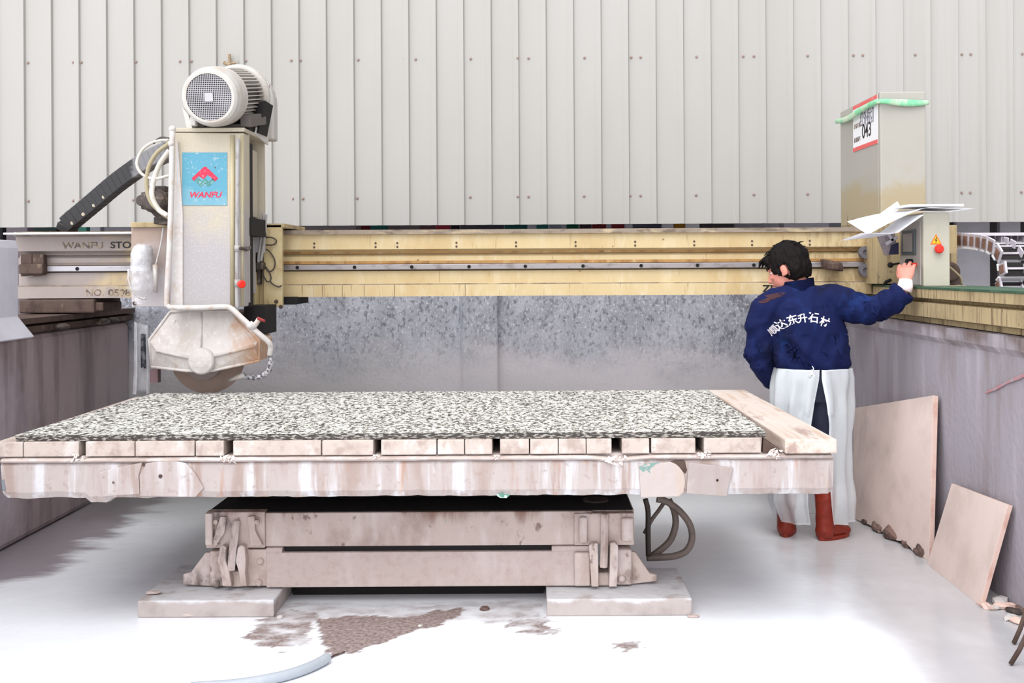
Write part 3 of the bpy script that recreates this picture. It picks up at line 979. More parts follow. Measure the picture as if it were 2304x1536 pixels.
# ================================================================== control box
Dc0, Dc1 = 5.80, 6.17
q0 = XZ(2077, 478, Dc0)
q1 = XZ(2138, 644, Dc0)
CN = thing('control_box', 'cream control box with red stop button beside the worker\'s raised hand', 'control box', (q0[0] + 0.07, 6.0, q1[1]))
b = MB()
b.box(q0[0], q1[0], Dc0, Dc1, q1[1], q0[1])
obj('body', b, CONSOLE, CN, bevel=0.006)
xf = q0[0]
YD = lambda px: xf * F / (px - UX)      # depth on the left face from a pixel column
b = MB()
b.box(xf - 0.004, xf + 0.002, YD(2072), YD(2027), XZ(2050, 640, 6)[1], XZ(2050, 500, 6)[1])
obj('side_panel', b, PANEL, CN, bevel=0.002)
b = MB()
b.box(xf - 0.014, xf - 0.003, YD(2063), YD(2034), XZ(2048, 574, 6)[1], XZ(2048, 517, 6)[1])
sc_ = obj('screen', b, SCREEN, CN, bevel=0.003)
b = MB()
b.box(xf - 0.016, xf - 0.0135, YD(2058), YD(2038), XZ(2048, 566, 6)[1], XZ(2048, 525, 6)[1])
obj('glass', b, SCRG, sc_)
b = MB()
kp = Vector((xf - 0.004, YD(2054), XZ(2054, 590, 5.98)[1]))
b.lathe(kp, (-1, 0, 0), [(0, 0.02), (0.03, 0.02), (0.035, 0.016), (0.035, 0)], 16)
obj('knob', b, BLACK, CN)['label'] = 'black switch knob'
b = MB()
b.lathe(Vector((xf - 0.004, YD(2063), XZ(2063, 596, 5.9)[1])), (-1, 0, 0), [(0, 0.013), (0.02, 0.013), (0.022, 0.008), (0.022, 0)], 14)
obj('push_button', b, REDB, CN)['label'] = 'small red push button'
b = MB()
b.lathe(P(2110, 560, Dc0), (0, -1, 0), [(0, 0.012), (0.012, 0.012), (0.012, 0.023), (0.026, 0.024), (0.032, 0.019), (0.034, 0)], 24)
obj('stop_button', b, REDB, CN, smooth=False)['label'] = 'big red mushroom stop button'
b = MB()
tri = lambda s, o: [P(2106 + s * x, 541 + s * y + o, Dc0 - 0.001) for x, y in ((0, -14.5), (12.8, 8.5), (-12.8, 8.5))]
b.prism(tri(1.0, 0), (0, -0.001, 0))
ws = obj('warning_sign', b, ORG, CN)
b = MB()
b.prism([p + Vector((0, -0.0012, 0)) for p in tri(0.72, 0.3)], (0, -0.0006, 0))
obj('yellow_field', b, YEL, ws)
b = MB()
b.prism([P(x, y, Dc0 - 0.0032) for x, y in ((2107.5, 533), (2103.3, 541), (2106, 541), (2104.5, 548), (2109, 539.5), (2106.3, 539.5), (2109, 533))], (0, -0.0006, 0))
obj('bolt_symbol', b, INK, ws)

# cards lying over the control box as a rain hood
def sheet(fn, nu, nv, th, n_off=(0, 0, 1)):
    t = MB()
    vs = t.grid(fn, nu, nv)
    bmesh.ops.solidify(t.bm, geom=t.bm.faces[:], thickness=th)
    return t


top = q0[1] + 0.012
hood = sheet(lambda u, v: Vector((
    XZ(1936, 520, 5.85)[0] + u * (XZ(2182, 475, 5.8)[0] - XZ(1936, 520, 5.85)[0]),
    5.72 + v * 0.38,
    top + 0.012 - 0.145 * max(0.0, (0.56 - u) / 0.56) ** 1.25 - 0.006 * max(0, u - 0.6) * 3 + 0.16 * v * max(0, 0.55 - u))), 24, 6, 0.008)
solid('hood_board', hood, FOAM, 'white foam board bent down over the control box as a rain hood', 'board', smooth=False)
zfa, zfb = XZ(1980, 524, 5.7)[1], XZ(2078, 481, 5.7)[1]
lower = sheet(lambda u, v: Vector((
    XZ(1937, 524, 5.7)[0] + u * (XZ(2078, 482, 5.7)[0] - XZ(1937, 524, 5.7)[0]),
    5.69 + v * 0.40,
    zfa + (zfb - 0.004 - zfa) * max(0, (u - 0.58) / 0.42) - 0.03 * v * (1 - u))), 24, 4, 0.007)
solid('under_flap', lower, FOAM, 'thin white flap folded beneath the foam board over the control box', 'board')
b = MB()
b.box(XZ(2042, 470, 5.8)[0], XZ(2165, 470, 5.8)[0], 5.78, 6.05, top + 0.020, top + 0.032, Matrix())
solid('small_board', b, FOAM, 'small flat white card lying on top of the foam board', 'card')
b = MB()
b.prism([P(1976, 484, 6.22), P(2020, 453, 6.22), P(2028, 468, 6.22), P(1986, 497, 6.22)], (0.0, 0.02, 0.0))
solid('standing_card', b, mat('card', rgb(232, 224, 218), [(rgb(200, 186, 178), (9, 9, 9), 0.5, 0.7, 0.5)], rough=0.7), 'small off-white card sticking up at a slant behind the foam board', 'card', bevel=0.002)
b = MB()
b.prism([P(1972, 522, 6.13), P(2012, 518, 6.13), P(2022, 572, 6.13), P(1993, 574, 6.13)], (0, 0.03, 0))
kb = solid('hanging_keypad', b, mat('keypad_grey', rgb(150, 138, 142), [(rgb(96, 84, 92), (30, 30, 30), 0.5, 0.7, 0.7)], rough=0.5), 'grey keypad bundle tucked under the white hood, left of the screen', 'keypad', bevel=0.004)
b = MB()
b.prism([P(1992, 546, 6.112), P(2018, 530, 6.112), P(2021, 536, 6.112), P(1996, 552, 6.112)], (0, 0.015, 0))
b.prism([P(1995, 524, 6.112), P(2001, 522, 6.112), P(2012, 540, 6.112), P(2007, 543, 6.112)], (0, 0.015, 0))
obj('bracket', b, CHAIN, kb)
b = MB()
b.prism([P(2008, 552, 6.108), P(2022, 545, 6.108), P(2022, 572, 6.108), P(2002, 572, 6.108)], (0, 0.018, 0))
obj('dark_insert', b, mat('navy_insert', rgb(28, 24, 60), rough=0.5), kb)

# ================================================================== drag chain on the right
DC = thing('cable_chain', 'grey ladder-like cable chain bending down onto the right runway', 'cable chain', (2.75, 6.0, 1.384))
cxa, cxb = 2.545, 3.05
path = [Vector((0, 7.1, 1.612)), Vector((0, 6.8, 1.612)), Vector((0, 6.5, 1.612)), Vector((0, 6.22, 1.598)), Vector((0, 6.02, 1.578)), Vector((0, 5.91, 1.552)), Vector((0, 5.84, 1.50)), Vector((0, 5.82, 1.455)), Vector((0, 5.84, 1.41)), Vector((0, 5.90, 1.394))]
sp = smooth_pts(path, 14)
# resample to equal steps
acc, last, out = 0.0, sp[0], [sp[0]]
for p in sp[1:]:
    acc += (p - last).length
    last = p
    if acc >= 0.078:
        out.append(p)
        acc = 0
for i in range(len(out) - 1):
    a, c = out[i], out[i + 1]
    t = (c - a).normalized()
    n_ = Vector((0, -t.z, t.y)) * -1          # towards the inside of the bend
    L_ = (c - a).length * 1.02
    M_ = Matrix((( 1, 0, 0, 0), (0, t.y, n_.y, a.y), (0, t.z, n_.z, a.z), (0, 0, 0, 1)))
    b = MB()
    H = 0.085
    sgn = 1
    for x in (cxa, cxb):
        b.box(x, x + 0.012, 0.004, L_ - 0.004, 0.0, H, M_)
    b.box(cxa + 0.006, cxb + 0.006, L_ * 0.4, L_ * 0.55, 0.035, 0.045, M_)
    b.box(cxa + 0.006, cxb + 0.006, 0.0, L_ * 0.96, H - 0.006, H - 0.001, M_) if i < len(out) - 6 else None
    for q in (0.12, 0.25, 0.38):
        b.box(cxa + q, cxa + q + 0.008, 0.01, L_ - 0.01, 0.006, H - 0.008, M_)
    lk = obj('link', b, CHAIN, DC, bevel=0.003, seg=1)
    b = MB()
    b.box(cxa - 0.004, cxa - 0.0005, L_ * 0.22, L_ * 0.80, 0.012, H - 0.016, M_)
    obj('side_slot', b, CHAINB, lk, bevel=0.0015, seg=1)
    b = MB()
    b.box(cxa - 0.006, cxb + 0.014, 0.0, L_ * (1.0 if i < len(out) - 7 else 0.5), -0.006, 0.003, M_)
    obj('cross_bar', b, CHAINW, lk)
    if i >= len(out) - 7:
        b = MB()
        b.box(cxa + 0.014, cxb - 0.002, 0.0, L_, 0.030, 0.034, M_)
        obj('inner_shade', b, BLACK, lk)  # black plate stands in for the shade inside the bend

# little motor and cable right of the control box
b = MB()
mp_ = P(2146, 617, 6.25)
b.lathe(mp_ + Vector((-0.05, 0.03, 0.012)), (0, -1, 0), [(0, 0.0), (0, 0.062), (0.10, 0.062), (0.12, 0.045), (0.12, 0)], 20)
b.box(mp_.x - 0.07, mp_.x + 0.02, 6.18, 6.27, 1.3855, 1.43)
dm = solid('drive_motor', b, BROWN, 'rusty brown drive motor half hidden behind the control box', 'motor', bevel=0.004)
b = MB()
b.tube(smooth_pts([P(2136, 600, 6.05), P(2150, 612, 6.02), P(2162, 625, 6.02), P(2164, 640, 6.03)], 5), 0.006, 8)
obj('cable', b, HOSEO, dm, smooth=True)
b = MB()
b.pbox((2140, 570), (2153, 612), 6.22, 6.28)
obj('bracket', b, CREAM_S, dm)

# ================================================================== saw head
DH = 5.75
SH = thing('saw_head', 'stone-cutting saw head with upright cream column, motor on top and blade guard below', 'stone saw', tuple(P(465, 700, 6.0)))
# column
b = MB()
b.prism([P(390, 297, DH), P(549, 299, DH), P(549, 690, DH), P(381, 690, DH)], (0, 0.10, 0))
col_ = obj('column', b, COLM, SH, bevel=0.008)
b = MB()
xa, zt = XZ(392, 297, DH)
xb, zb_ = XZ(549, 690, DH)
b.box(xa, xb - 0.075, DH + 0.10, 6.22, zb_ + 0.02, zt)
b.box(xb - 0.02, xb, DH + 0.10, DH + 0.13, zb_ + 0.02, zt)
b.box(xb - 0.10, xb, 6.19, 6.22, zb_ + 0.3, zt)
obj('column_back', b, COLM, SH)
b = MB()
b.box(xb - 0.074, xb - 0.03, DH + 0.16, 6.16, XZ(575, 486, 6)[1], XZ(575, 335, 6)[1])
b.box(xb - 0.074, xb - 0.05, DH + 0.10, 6.19, XZ(575, 660, 6)[1], XZ(575, 330, 6)[1])
ip = obj('inner_panel', b, COLM, SH)
b = MB()
b.box(xb - 0.035, xb - 0.002, DH + 0.12, DH + 0.20, XZ(560, 690, 5.9)[1], XZ(560, 322, 5.9)[1])
b.box(xb - 0.06, xb + 0.01, DH + 0.12, 6.2, XZ(560, 530, 5.9)[1], XZ(560, 490, 5.9)[1])
obj('dark_slot', b, BLACK, SH)
b = MB()
b.box(XZ(386, 292, DH)[0], XZ(549, 297, DH)[0] + 0.004, DH - 0.004, 6.25, zt, zt + 0.022)
obj('top_plate', b, COLM, SH, bevel=0.004)
# rounded right front corner and edge strips
b = MB()
b.tube([P(523, 304, DH - 0.002), P(523, 690, DH - 0.002)], 0.013, 12)
b.tube([P(545, 304, DH - 0.001), P(545, 690, DH - 0.001)], 0.008, 12)
obj('corner_strip', b, mat('corner_cream', rgb(176, 164, 134), [(rgb(194, 182, 158), (14, 14, 3), 0.45, 0.7, 0.7)], rough=0.5), SH, smooth=True)
# pale wiper strip on the left edge
b = MB()
b.prism([P(397, 318, DH - 0.012), P(400, 318, DH - 0.012), P(411, 480, DH - 0.012), P(411, 690, DH - 0.012), P(384, 690, DH - 0.012), P(390, 500, DH - 0.012)], (0, 0.02, 0))
obj('splash_strip', b, PIPE, SH, bevel=0.003)['label'] = 'white slurry-caked strip'
# blue sign
b = MB()
sg = [P(410, 343, DH - 0.003), P(511, 343, DH - 0.003), P(511, 462, DH - 0.003), P(410, 462, DH - 0.003)]
b.prism(sg, (0, 0.002, 0))
sgo = obj('sign_plate', b, SIGNB, SH)
sgo['label'] = 'light blue maker plate'
b = MB()
b.prism([P(x, y, DH - 0.0042) for x, y in ((459, 375), (464, 375), (491, 401), (484, 408), (467, 393), (458, 403), (447, 396), (436, 407), (431, 401))], (0, 0.001, 0))
obj('logo', b, SIGNR, sgo)['label'] = 'red roof-shaped emblem'
b = MB()
b.prism([P(x, y, DH - 0.0042) for x, y in ((438, 406), (447, 400), (455, 408), (462, 401), (470, 409), (478, 401), (483, 406), (471, 419), (466, 419), (461, 412), (455, 419), (450, 419))], (0, 0.001, 0))
obj('logo', b, SIGNG, sgo)['label'] = 'green zigzag emblem'
b = MB()
b.lathe(P(484, 377, DH - 0.003), (0, -1, 0), [(0, 0.0038), (0.001, 0.0038), (0.001, 0)], 10)
obj('logo_dot', b, INKF, sgo)
text_obj('lettering', 'WANFU', 0.043, facing(461, 444, DH - 0.0032), SIGNR, sgo, shear=0.25, bold=0.0014, sx=1.1, align='CENTER', ext=0.0004)
# pipes on the column
b = MB()
b.tube(smooth_pts([P(388, 292, 5.69), P(386, 400, 5.69), P(382, 540, 5.69), P(375, 672, 5.69), P(378, 688, 5.69), P(392, 692, 5.69), P(450, 692, 5.69), P(505, 690, 5.69), P(522, 695, 5.69),
                   P(545, 716, 5.69), P(580, 748, 5.70), P(603, 768, 5.72), P(609, 780, 5.74), P(607, 798, 5.76)], 6), 0.0145, 12)
b.ball(P(388, 290, 5.69), (0.019, 0.019, 0.018))
b.cyl(P(386, 318, 5.69), P(386, 328, 5.69), 0.0175, 14)
b.cyl(P(569, 736, 5.695), P(560, 728, 5.695), 0.021, 14)
wp = obj('water_pipe', b, PIPE, SH, smooth=True)
wp['label'] = 'white slurry-caked water pipe'
b = MB()
b.tube([P(568, 738, 5.69), P(579, 724, 5.68), P(583, 716, 5.68)], [0.016, 0.014, 0.012], 10)
obj('valve_body', b, PIPE, wp, smooth=True)
b = MB()
b.tube([P(580, 716, 5.67), P(596, 722, 5.66)], [(0.007, 0.012), (0.005, 0.009)], 8)
obj('valve_handle', b, REDL, wp)['label'] = 'dark red valve handle'
b = MB()
b.tube(smooth_pts([P(535, 312, 5.72), P(534, 480, 5.72), P(533, 640, 5.72), P(534, 698, 5.72)], 4), 0.0105, 12)
b.cyl(P(534, 552, 5.72), P(534, 565, 5.72), 0.016, 12)
b.cyl(P(534, 628, 5.72), P(534, 645, 5.72), 0.015, 12)
gp = obj('air_pipe', b, PIPEG, SH, smooth=True)
gp['label'] = 'grey vertical pipe'
b = MB()
b.lathe(P(540, 639, 5.70), (0.6, -0.8, 0), [(0, 0.006), (0.01, 0.02), (0.028, 0.022), (0.034, 0.016), (0.034, 0)], 12)
obj('red_tap', b, REDB, gp)['label'] = 'red tap knob'
b = MB()
b.tube([P(536, 558, 5.71), P(552, 560, 5.75), P(562, 557, 5.80)], 0.009, 8)
b.ball(P(556, 560, 5.76), 0.014, n=8)
obj('pipe_clamp', b, DGREY, gp)

# guard round the blade: folded sheet cover
DG = 5.80
g = MB()
A = dict(tl=(384, 700), tr=(519, 699), l1=(335, 764), l2=(340, 824), r1=(583, 765), r2=(583, 811), bm=(480, 833), bl=(420, 834), f0=(352, 789), f1=(432, 807), f2=(477, 803), f3=(573, 778), tm=(453, 701))
D_ = dict(tl=DG + 0.05, tr=DG + 0.05, l1=DG + 0.03, l2=DG + 0.03, r1=DG + 0.03, r2=DG + 0.03, bm=DG - 0.015, bl=DG - 0.015, f0=DG - 0.02, f1=DG - 0.035, f2=DG - 0.035, f3=DG - 0.02, tm=DG + 0.04)
V = {k: g.bm.verts.new(P(A[k][0], A[k][1], D_[k])) for k in A}
W = {k: g.bm.verts.new(P(A[k][0], A[k][1], D_[k]) + Vector((0, 6.12 - D_[k], 0))) for k in ('tl', 'tr', 'l1', 'l2', 'r1', 'r2', 'bm', 'bl', 'tm')}
for f in (('tl', 'l1', 'f0', 'f1', 'tm'), ('tm', 'f1', 'f2', 'tr'), ('tr', 'f2', 'f3', 'r1'), ('f0', 'l1', 'l2', 'bl', 'f1'), ('f1', 'bl', 'bm', 'f2'), ('f2', 'bm', 'r2', 'r1', 'f3')):
    g.face([V[k] for k in f])
ring = ['tm', 'tl', 'l1', 'l2', 'bl', 'bm', 'r2', 'r1', 'tr']
for i in range(len(ring)):
    a, c = ring[i], ring[(i + 1) % len(ring)]
    if (a, c) in (('l2', 'bl'), ('bl', 'bm'), ('bm', 'r2')):
        continue
    g.face([V[a], W[a], W[c], V[c]])
g.face([W[k] for k in ring])
bmesh.ops.triangulate(g.bm, faces=[f for f in g.bm.faces if len(f.verts) > 4])
gd = obj('blade_guard', g, SPLAT, SH, bevel=0.004)
b = MB()
b.tube([P(383, 701, DG + 0.045), P(336, 764, DG + 0.025), P(341, 823, DG + 0.025)], 0.008, 8)
b.tube([P(341, 825, DG + 0.02), P(420, 834, DG - 0.018), P(480, 833, DG - 0.018), P(583, 811, DG + 0.025), P(583, 765, DG + 0.025), P(520, 699, DG + 0.045), P(383, 701, DG + 0.045)], 0.008, 8)
b.tube([P(352, 789, DG - 0.018), P(432, 806, DG - 0.034)], (0.010), 8)
b.tube([P(477, 802, DG - 0.034), P(573, 778, DG - 0.018)], (0.010), 8)
b.tube([P(453, 702, DG + 0.035), P(452, 780, DG - 0.026)], 0.004, 6)
obj('guard_rim', b, SPLAT, gd, smooth=True)
b = MB()
b.lathe(P(455, 812, DG - 0.03), (0, -1, 0), [(-0.02, 0.071), (0.02, 0.071), (0.032, 0.064), (0.04, 0.03), (0.042, 0)], 32)
obj('hub_cap', b, SPLAT, gd, smooth=False, bevel=0.003)
b = MB()
bc = P(467, 800, 6.0)
b.lathe(bc, (0, -1, 0), [(-0.003, 0), (-0.003, 0.212), (0.003, 0.212), (0.003, 0)], 72)
bl = obj('saw_blade', b, BLADE, SH)
b = MB()
b.lathe(P(459, 812, 5.995), (0, -1, 0), [(0, 0.105), (0.02, 0.105), (0.024, 0.09), (0.024, 0)], 40)
obj('blade_flange', b, mat('flange', rgb(160, 146, 142), rough=0.5), bl)
b = MB()
b.pbox((337, 832), (355, 861), 5.9, 5.95)
obj('side_bracket', b, mat('bracket_grey_red', rgb(116, 92, 96), rough=0.7), SH)
# dark spindle housing to the right
b = MB()
b.pbox((549, 688), (596, 752), 5.98, 6.25)
obj('spindle_housing', b, BLACK, SH)
# flexible hose to the nozzle
b = MB()
hp = smooth_pts([P(607, 796, 5.76), P(609, 815, 5.78), P(604, 834, 5.82), P(585, 847, 5.86), P(562, 849, 5.88), P(545, 847, 5.89)], 12)
b.tube(hp, [0.0115 + 0.0035 * (i % 2) for i in range(len(hp))], 10)
hz = obj('flexible_hose', b, mat('ribbed_hose', rgb(190, 186, 190), [(rgb(60, 60, 72), (60, 60, 60), 0.45, 0.55, 0.9)], rough=0.5), SH)
hz['label'] = 'speckled ribbed hose'
b = MB()
b.tube([P(550, 843, 5.88), P(535, 848, 5.89), P(516, 856, 5.90)], [0.016, 0.014, 0.009], 10)
obj('nozzle', b, PIPE, hz, smooth=True)

# splash curtain left of the guard: a rolled plastic sheet
t = MB()
tc = [(317, 727), (318, 760), (319, 800), (320, 840), (318, 885)]
def curt(u, v):
    k = min(3, int(v * 4))
    f = v * 4 - k
    a, c = tc[k], tc[k + 1]
    px = a[0] + (c[0] - a[0]) * f
    py = a[1] + (c[1] - a[1]) * f
    r = 0.036 + 0.010 * v + 0.003 * noise.noise(Vector((u * 5, v * 9, 0)))
    an = -0.80 * PI + u * 1.60 * PI - 1.22 - PI
    p = P(px, py, 5.9)
    return p + Vector((math.cos(an) * r, math.sin(an) * r, -0.012 * math.cos(an) * (1 if v < 0.1 else 0)))
t.grid(curt, 28, 20)
bmesh.ops.solidify(t.bm, geom=t.bm.faces[:], thickness=0.002)
sc2 = obj('splash_curtain', t, FLAP, SH, smooth=True)
sc2['label'] = 'rolled clear plastic splash curtain'
b = MB()
b.grid(lambda u, v: P(313 + 12 * u, 752 + 76 * v + 5 * noise.noise(Vector((u * 9, v * 8, 3))), 5.90) + Vector((0, 0.025 - 0.01 * math.sin(u * PI), 0)), 6, 12)
bmesh.ops.solidify(b.bm, geom=b.bm.faces[:], thickness=0.002)
obj('dark_patch', b, mat('dark_streak', rgb(70, 72, 82), [(rgb(150, 150, 156), (30, 30, 30), 0.5, 0.66, 0.9)], rough=0.4), sc2)  # darker speckled strip inside the roll

# carriage plates clamped to the beam
b = MB()
b.pbox((295, 503), (381, 690), 6.30, 6.335)
lp = obj('left_carriage_plate', b, mat('dusty_plate', rgb(176, 160, 154), [(rgb(158, 134, 118), (5, 5, 5), 0.42, 0.7, 0.7, ('z', 1.5, 1.8)), (rgb(212, 206, 208), (9, 9, 4), 0.45, 0.7, 0.8, ('z', 1.75, 1.3))], rough=0.7, bump=0.002), SH, bevel=0.004)
b = MB()
b.pbox((294, 500), (383, 511), 6.28, 6.85)
b.pbox((553, 503), (640, 512), 6.28, 6.85)
obj('carriage_top', b, CREAM_S, SH, bevel=0.003)
b = MB()
b.pbox((592, 505), (635, 690), 6.28, 6.32)
b.pbox((549, 515), (600, 690), 6.31, 6.34)
b.pbox((553, 515), (575, 552), 6.22, 6.31)
b.pbox((546, 612), (576, 688), 6.22, 6.31)
b.pbox((549, 575), (573, 592), 6.25, 6.31)
rp_ = obj('right_carriage_plate', b, mat('cream_plate', rgb(194, 174, 131), [(rgb(150, 112, 66), (18, 18, 9), 0.52, 0.72, 0.7), (rgb(84, 56, 40), (26, 26, 20), 0.64, 0.71, 0.8), (rgb(206, 192, 158), (7, 7, 7), 0.5, 0.7, 0.6)], rough=0.55), SH, bevel=0.004)
for px, py, D in ((554, 527, 6.22), (551, 672, 6.22), (622, 678, 6.28), (606, 688, 6.28), (303, 682, 6.30), (632, 690, 6.28)):
    b = MB()
    b.lathe(P(px, py, D), (0, -1, 0), [(0, 0.012), (0.006, 0.012), (0.010, 0.008), (0.010, 0)], 8)
    obj('bolt', b, BROWN, rp_ if px > 400 else lp)
b = MB()
b.pbox((553, 553), (586, 566), 6.20, 6.30)
b.pbox((548, 590), (590, 606), 6.20, 6.30)
b.pbox((576, 520), (584, 640), 6.24, 6.30)
obj('adjuster', b, DGREY, rp_, bevel=0.005)
b = MB()
b.pbox((636, 668), (664, 685), 6.42, 6.8)
obj('roller_shoe', b, BLACK, rp_)
# hanging cables over the right plate
for k, pts in enumerate(([(594, 480), (590, 520), (584, 560), (581, 590)], [(599, 482), (596, 520), (592, 555), (587, 588)],)):
    b = MB()
    b.tube(smooth_pts([P(x, y, 6.19) for x, y in pts], 6), 0.0085, 8)
    obj('hanging_hose', b, PIPEG, rp_, smooth=True)
for pts in ([(590, 540), (600, 534), (614, 535), (622, 542), (616, 550), (600, 551), (592, 551)],
            [(588, 566), (590, 600), (594, 622), (600, 632), (606, 634)],
            [(592, 562), (602, 562), (614, 576), (619, 592), (614, 607), (604, 610), (598, 600)],
            [(598, 600), (606, 612), (610, 625), (608, 632), (615, 640), (627, 645), (634, 642)]):
    b = MB()
    b.tube(smooth_pts([P(x, y, 6.265) for x, y in pts], 6), 0.0042, 6)
    obj('thin_cable', b, CABLE, rp_, smooth=True)

# little motor in a plastic bag on the left plate
b = MB()
ax = P(325, 600, 6.2)
z0, z1 = XZ(325, 617, 6.2)[1], XZ(325, 553, 6.2)[1]
b.lathe(Vector((ax.x - 0.01, 6.2, z0)), (0, 0, 1), [(0, 0), (0, 0.045), (0.02, 0.05), (0.05, 0.048), (0.09, 0.056), (z1 - z0 - 0.02, 0.056), (z1 - z0, 0.045), (z1 - z0 + 0.005, 0)], 20)
bm_ = obj('feed_motor', b, mat('caked_white', rgb(206, 204, 208), [(rgb(196, 194, 196), (16, 16, 10), 0.45, 0.68, 0.8), (rgb(120, 112, 108), (26, 26, 26), 0.66, 0.74, 0.7)], rough=0.5, bump=0.006, bscale=50), SH, smooth=False)
bm_['label'] = 'white-caked small feed motor'
t = MB()
bz0, bz1 = XZ(325, 684, 6.2)[1], XZ(325, 548, 6.2)[1]
def bag(u, v):
    an = u * 2 * PI
    r = [0.035, 0.062, 0.064, 0.064, 0.076, 0.084, 0.074, 0.03][min(7, int(v * 7.99))]
    r2 = [0.035, 0.062, 0.064, 0.064, 0.076, 0.084, 0.074, 0.03][min(7, int(v * 7.99) + 1)]
    f = v * 7.99 - int(v * 7.99)
    r = r + (r2 - r) * f
    r *= 1 + 0.10 * noise.noise(Vector((math.cos(an) * 2.2, math.sin(an) * 2.2, v * 9))) + 0.10 * noise.noise(Vector((math.cos(an) * 7, math.sin(an) * 7, v * 16)))
    return Vector((ax.x - 0.008 - 0.02 * v + math.cos(an) * r, 6.2 + math.sin(an) * r, bz1 + (bz0 - bz1) * v))
t.grid(bag, 40, 36)
obj('plastic_bag', t, BAG, bm_, smooth=True)['label'] = 'crumpled clear plastic bag'
b = MB()
b.tube(smooth_pts([P(289, 605, 6.18), P(290, 630, 6.17), P(297, 652, 6.17), P(312, 668, 6.17), P(328, 672, 6.17)], 6), 0.006, 8)
b.tube(smooth_pts([P(368, 512, 6.2), P(362, 550, 6.2), P(352, 590, 6.2), P(346, 625, 6.2), P(350, 655, 6.2)], 6), 0.006, 8)
b.tube([P(349, 595, 6.2), P(350, 658, 6.2)], [0.016, 0.012], 8)
obj('motor_cable', b, BAG, bm_, smooth=True) if False else obj('motor_cable', b, PIPE, bm_, smooth=True)

# gearbox and hoses left of the column
b = MB()
b.pbox((316, 432), (382, 470), 6.05, 6.25)
b.pbox((330, 418), (372, 432), 6.08, 6.2)
b.lathe(P(352, 452, 6.05), (0, -1, 0), [(0, 0.07), (0.05, 0.07), (0.07, 0.05), (0.07, 0)], 20)
b.lathe(P(326, 452, 6.05), (0, -1, 0), [(0, 0.032), (0.06, 0.032), (0.06, 0)], 16)
b.prism([P(330, 468, 6.1), P(382, 468, 6.1), P(382, 498, 6.1), P(350, 490, 6.1)], (0, 0.12, 0))
b.pbox((345, 488), (382, 504), 6.12, 6.30)
obj('gearbox', b, DGREY, SH, bevel=0.006)
for pts, r, m_ in (([(381, 314), (350, 318), (322, 335), (308, 365), (318, 390), (345, 402), (381, 395)], 0.0085, HOSEW),
                   ([(381, 322), (352, 345), (334, 378), (330, 420), (340, 455), (365, 480), (381, 490)], 0.012, HOSEO),
                   ([(381, 338), (358, 372), (345, 410), (342, 440), (356, 470), (378, 486)], 0.015, HOSEW),
                   ([(381, 312), (362, 310), (345, 322)], 0.007, CABLE)):
    b = MB()
    b.tube(smooth_pts([P(x, y, 5.98) for x, y in pts], 8), r, 10)
    obj('hose_loop', b, m_, SH, smooth=True)

# main motor on top, tilted a little upward
o0 = P(470, 218, 5.60)
o1 = P(552, 214, 6.20)
ax = (o1 - o0).normalized()
R_ = 0.158
MR = MB()
MR.lathe(o0, ax, [(0.0, 0.122), (0.0, 0.135), (0.012, 0.148), (0.05, R_), (0.16, R_ + 0.002), (0.16, 0.13), (0.02, 0.12), (0.004, 0.118)], 56)
fc = obj('fan_cover', MR, MOTOR, SH, bevel=0.003)
b = MB()
b.lathe(o0, ax, [(0.10, 0), (0.10, 0.12), (0.11, 0.12)], 32)
obj('fan_shadow', b, BLACK, fc)
b = MB()
ux = ax.cross(Vector((0, 0, 1))).normalized()
uz = ux.cross(ax).normalized()
for k in range(-12, 13):
    d = k * 0.0098
    h = math.sqrt(max(0.0, 0.1215 ** 2 - d * d))
    for e, f in ((ux, uz), (uz, ux)):
        c0 = o0 + ax * 0.004 + e * d
        b.tube([c0 - f * h, c0 + f * h], 0.0019, 5)
gr = obj('fan_grille', b, GRILL, fc)
gr['label'] = 'round wire mesh grille'
b = MB()
M_ = Matrix.Translation(o0 - ax * 0.001) @ Matrix((ux, ax, uz)).transposed().to_4x4()
b.box(-0.022, 0.022, -0.002, 0.002, -0.024, 0.022, M_)
obj('maker_badge', b, GRILL, gr)
b = MB()
b.lathe(o0, ax, [(0.15, 0.0), (0.15, 0.125), (0.48, 0.125), (0.48, 0.0)], 40)
mb_ = obj('motor_body', b, FINS, SH, smooth=False)
b = MB()
for k in range(44):
    an = 2 * PI * k / 44
    e = ux * math.cos(an) + uz * math.sin(an)
    f = ax.cross(e)
    M_ = Matrix.Translation(o0) @ Matrix((e, f, ax)).transposed().to_4x4()
    b.box(0.118, 0.152, -0.0025, 0.0025, 0.165, 0.47, M_)
obj('cooling_fins', b, MOTOR, mb_)
b = MB()
b.lathe(o0, ax, [(0.47, 0.0), (0.47, 0.16), (0.49, 0.175), (0.52, 0.175), (0.52, 0)], 40)
M_ = Matrix.Translation(o0) @ Matrix((ux, ax, uz)).transposed().to_4x4()
obj('end_shield', b, MOTOR, mb_)
b = MB()
sx_ = 1 if ux.x > 0 else -1
b.box(-0.14, 0.14, 0.2, 0.44, -0.17, -0.15, M_)
for q in (-1, 1):
    b.box(q * 0.13 - 0.03, q * 0.13 + 0.03, 0.18, 0.46, -0.165, -0.10, M_)
obj('motor_foot', b, FINS, mb_, bevel=0.003)
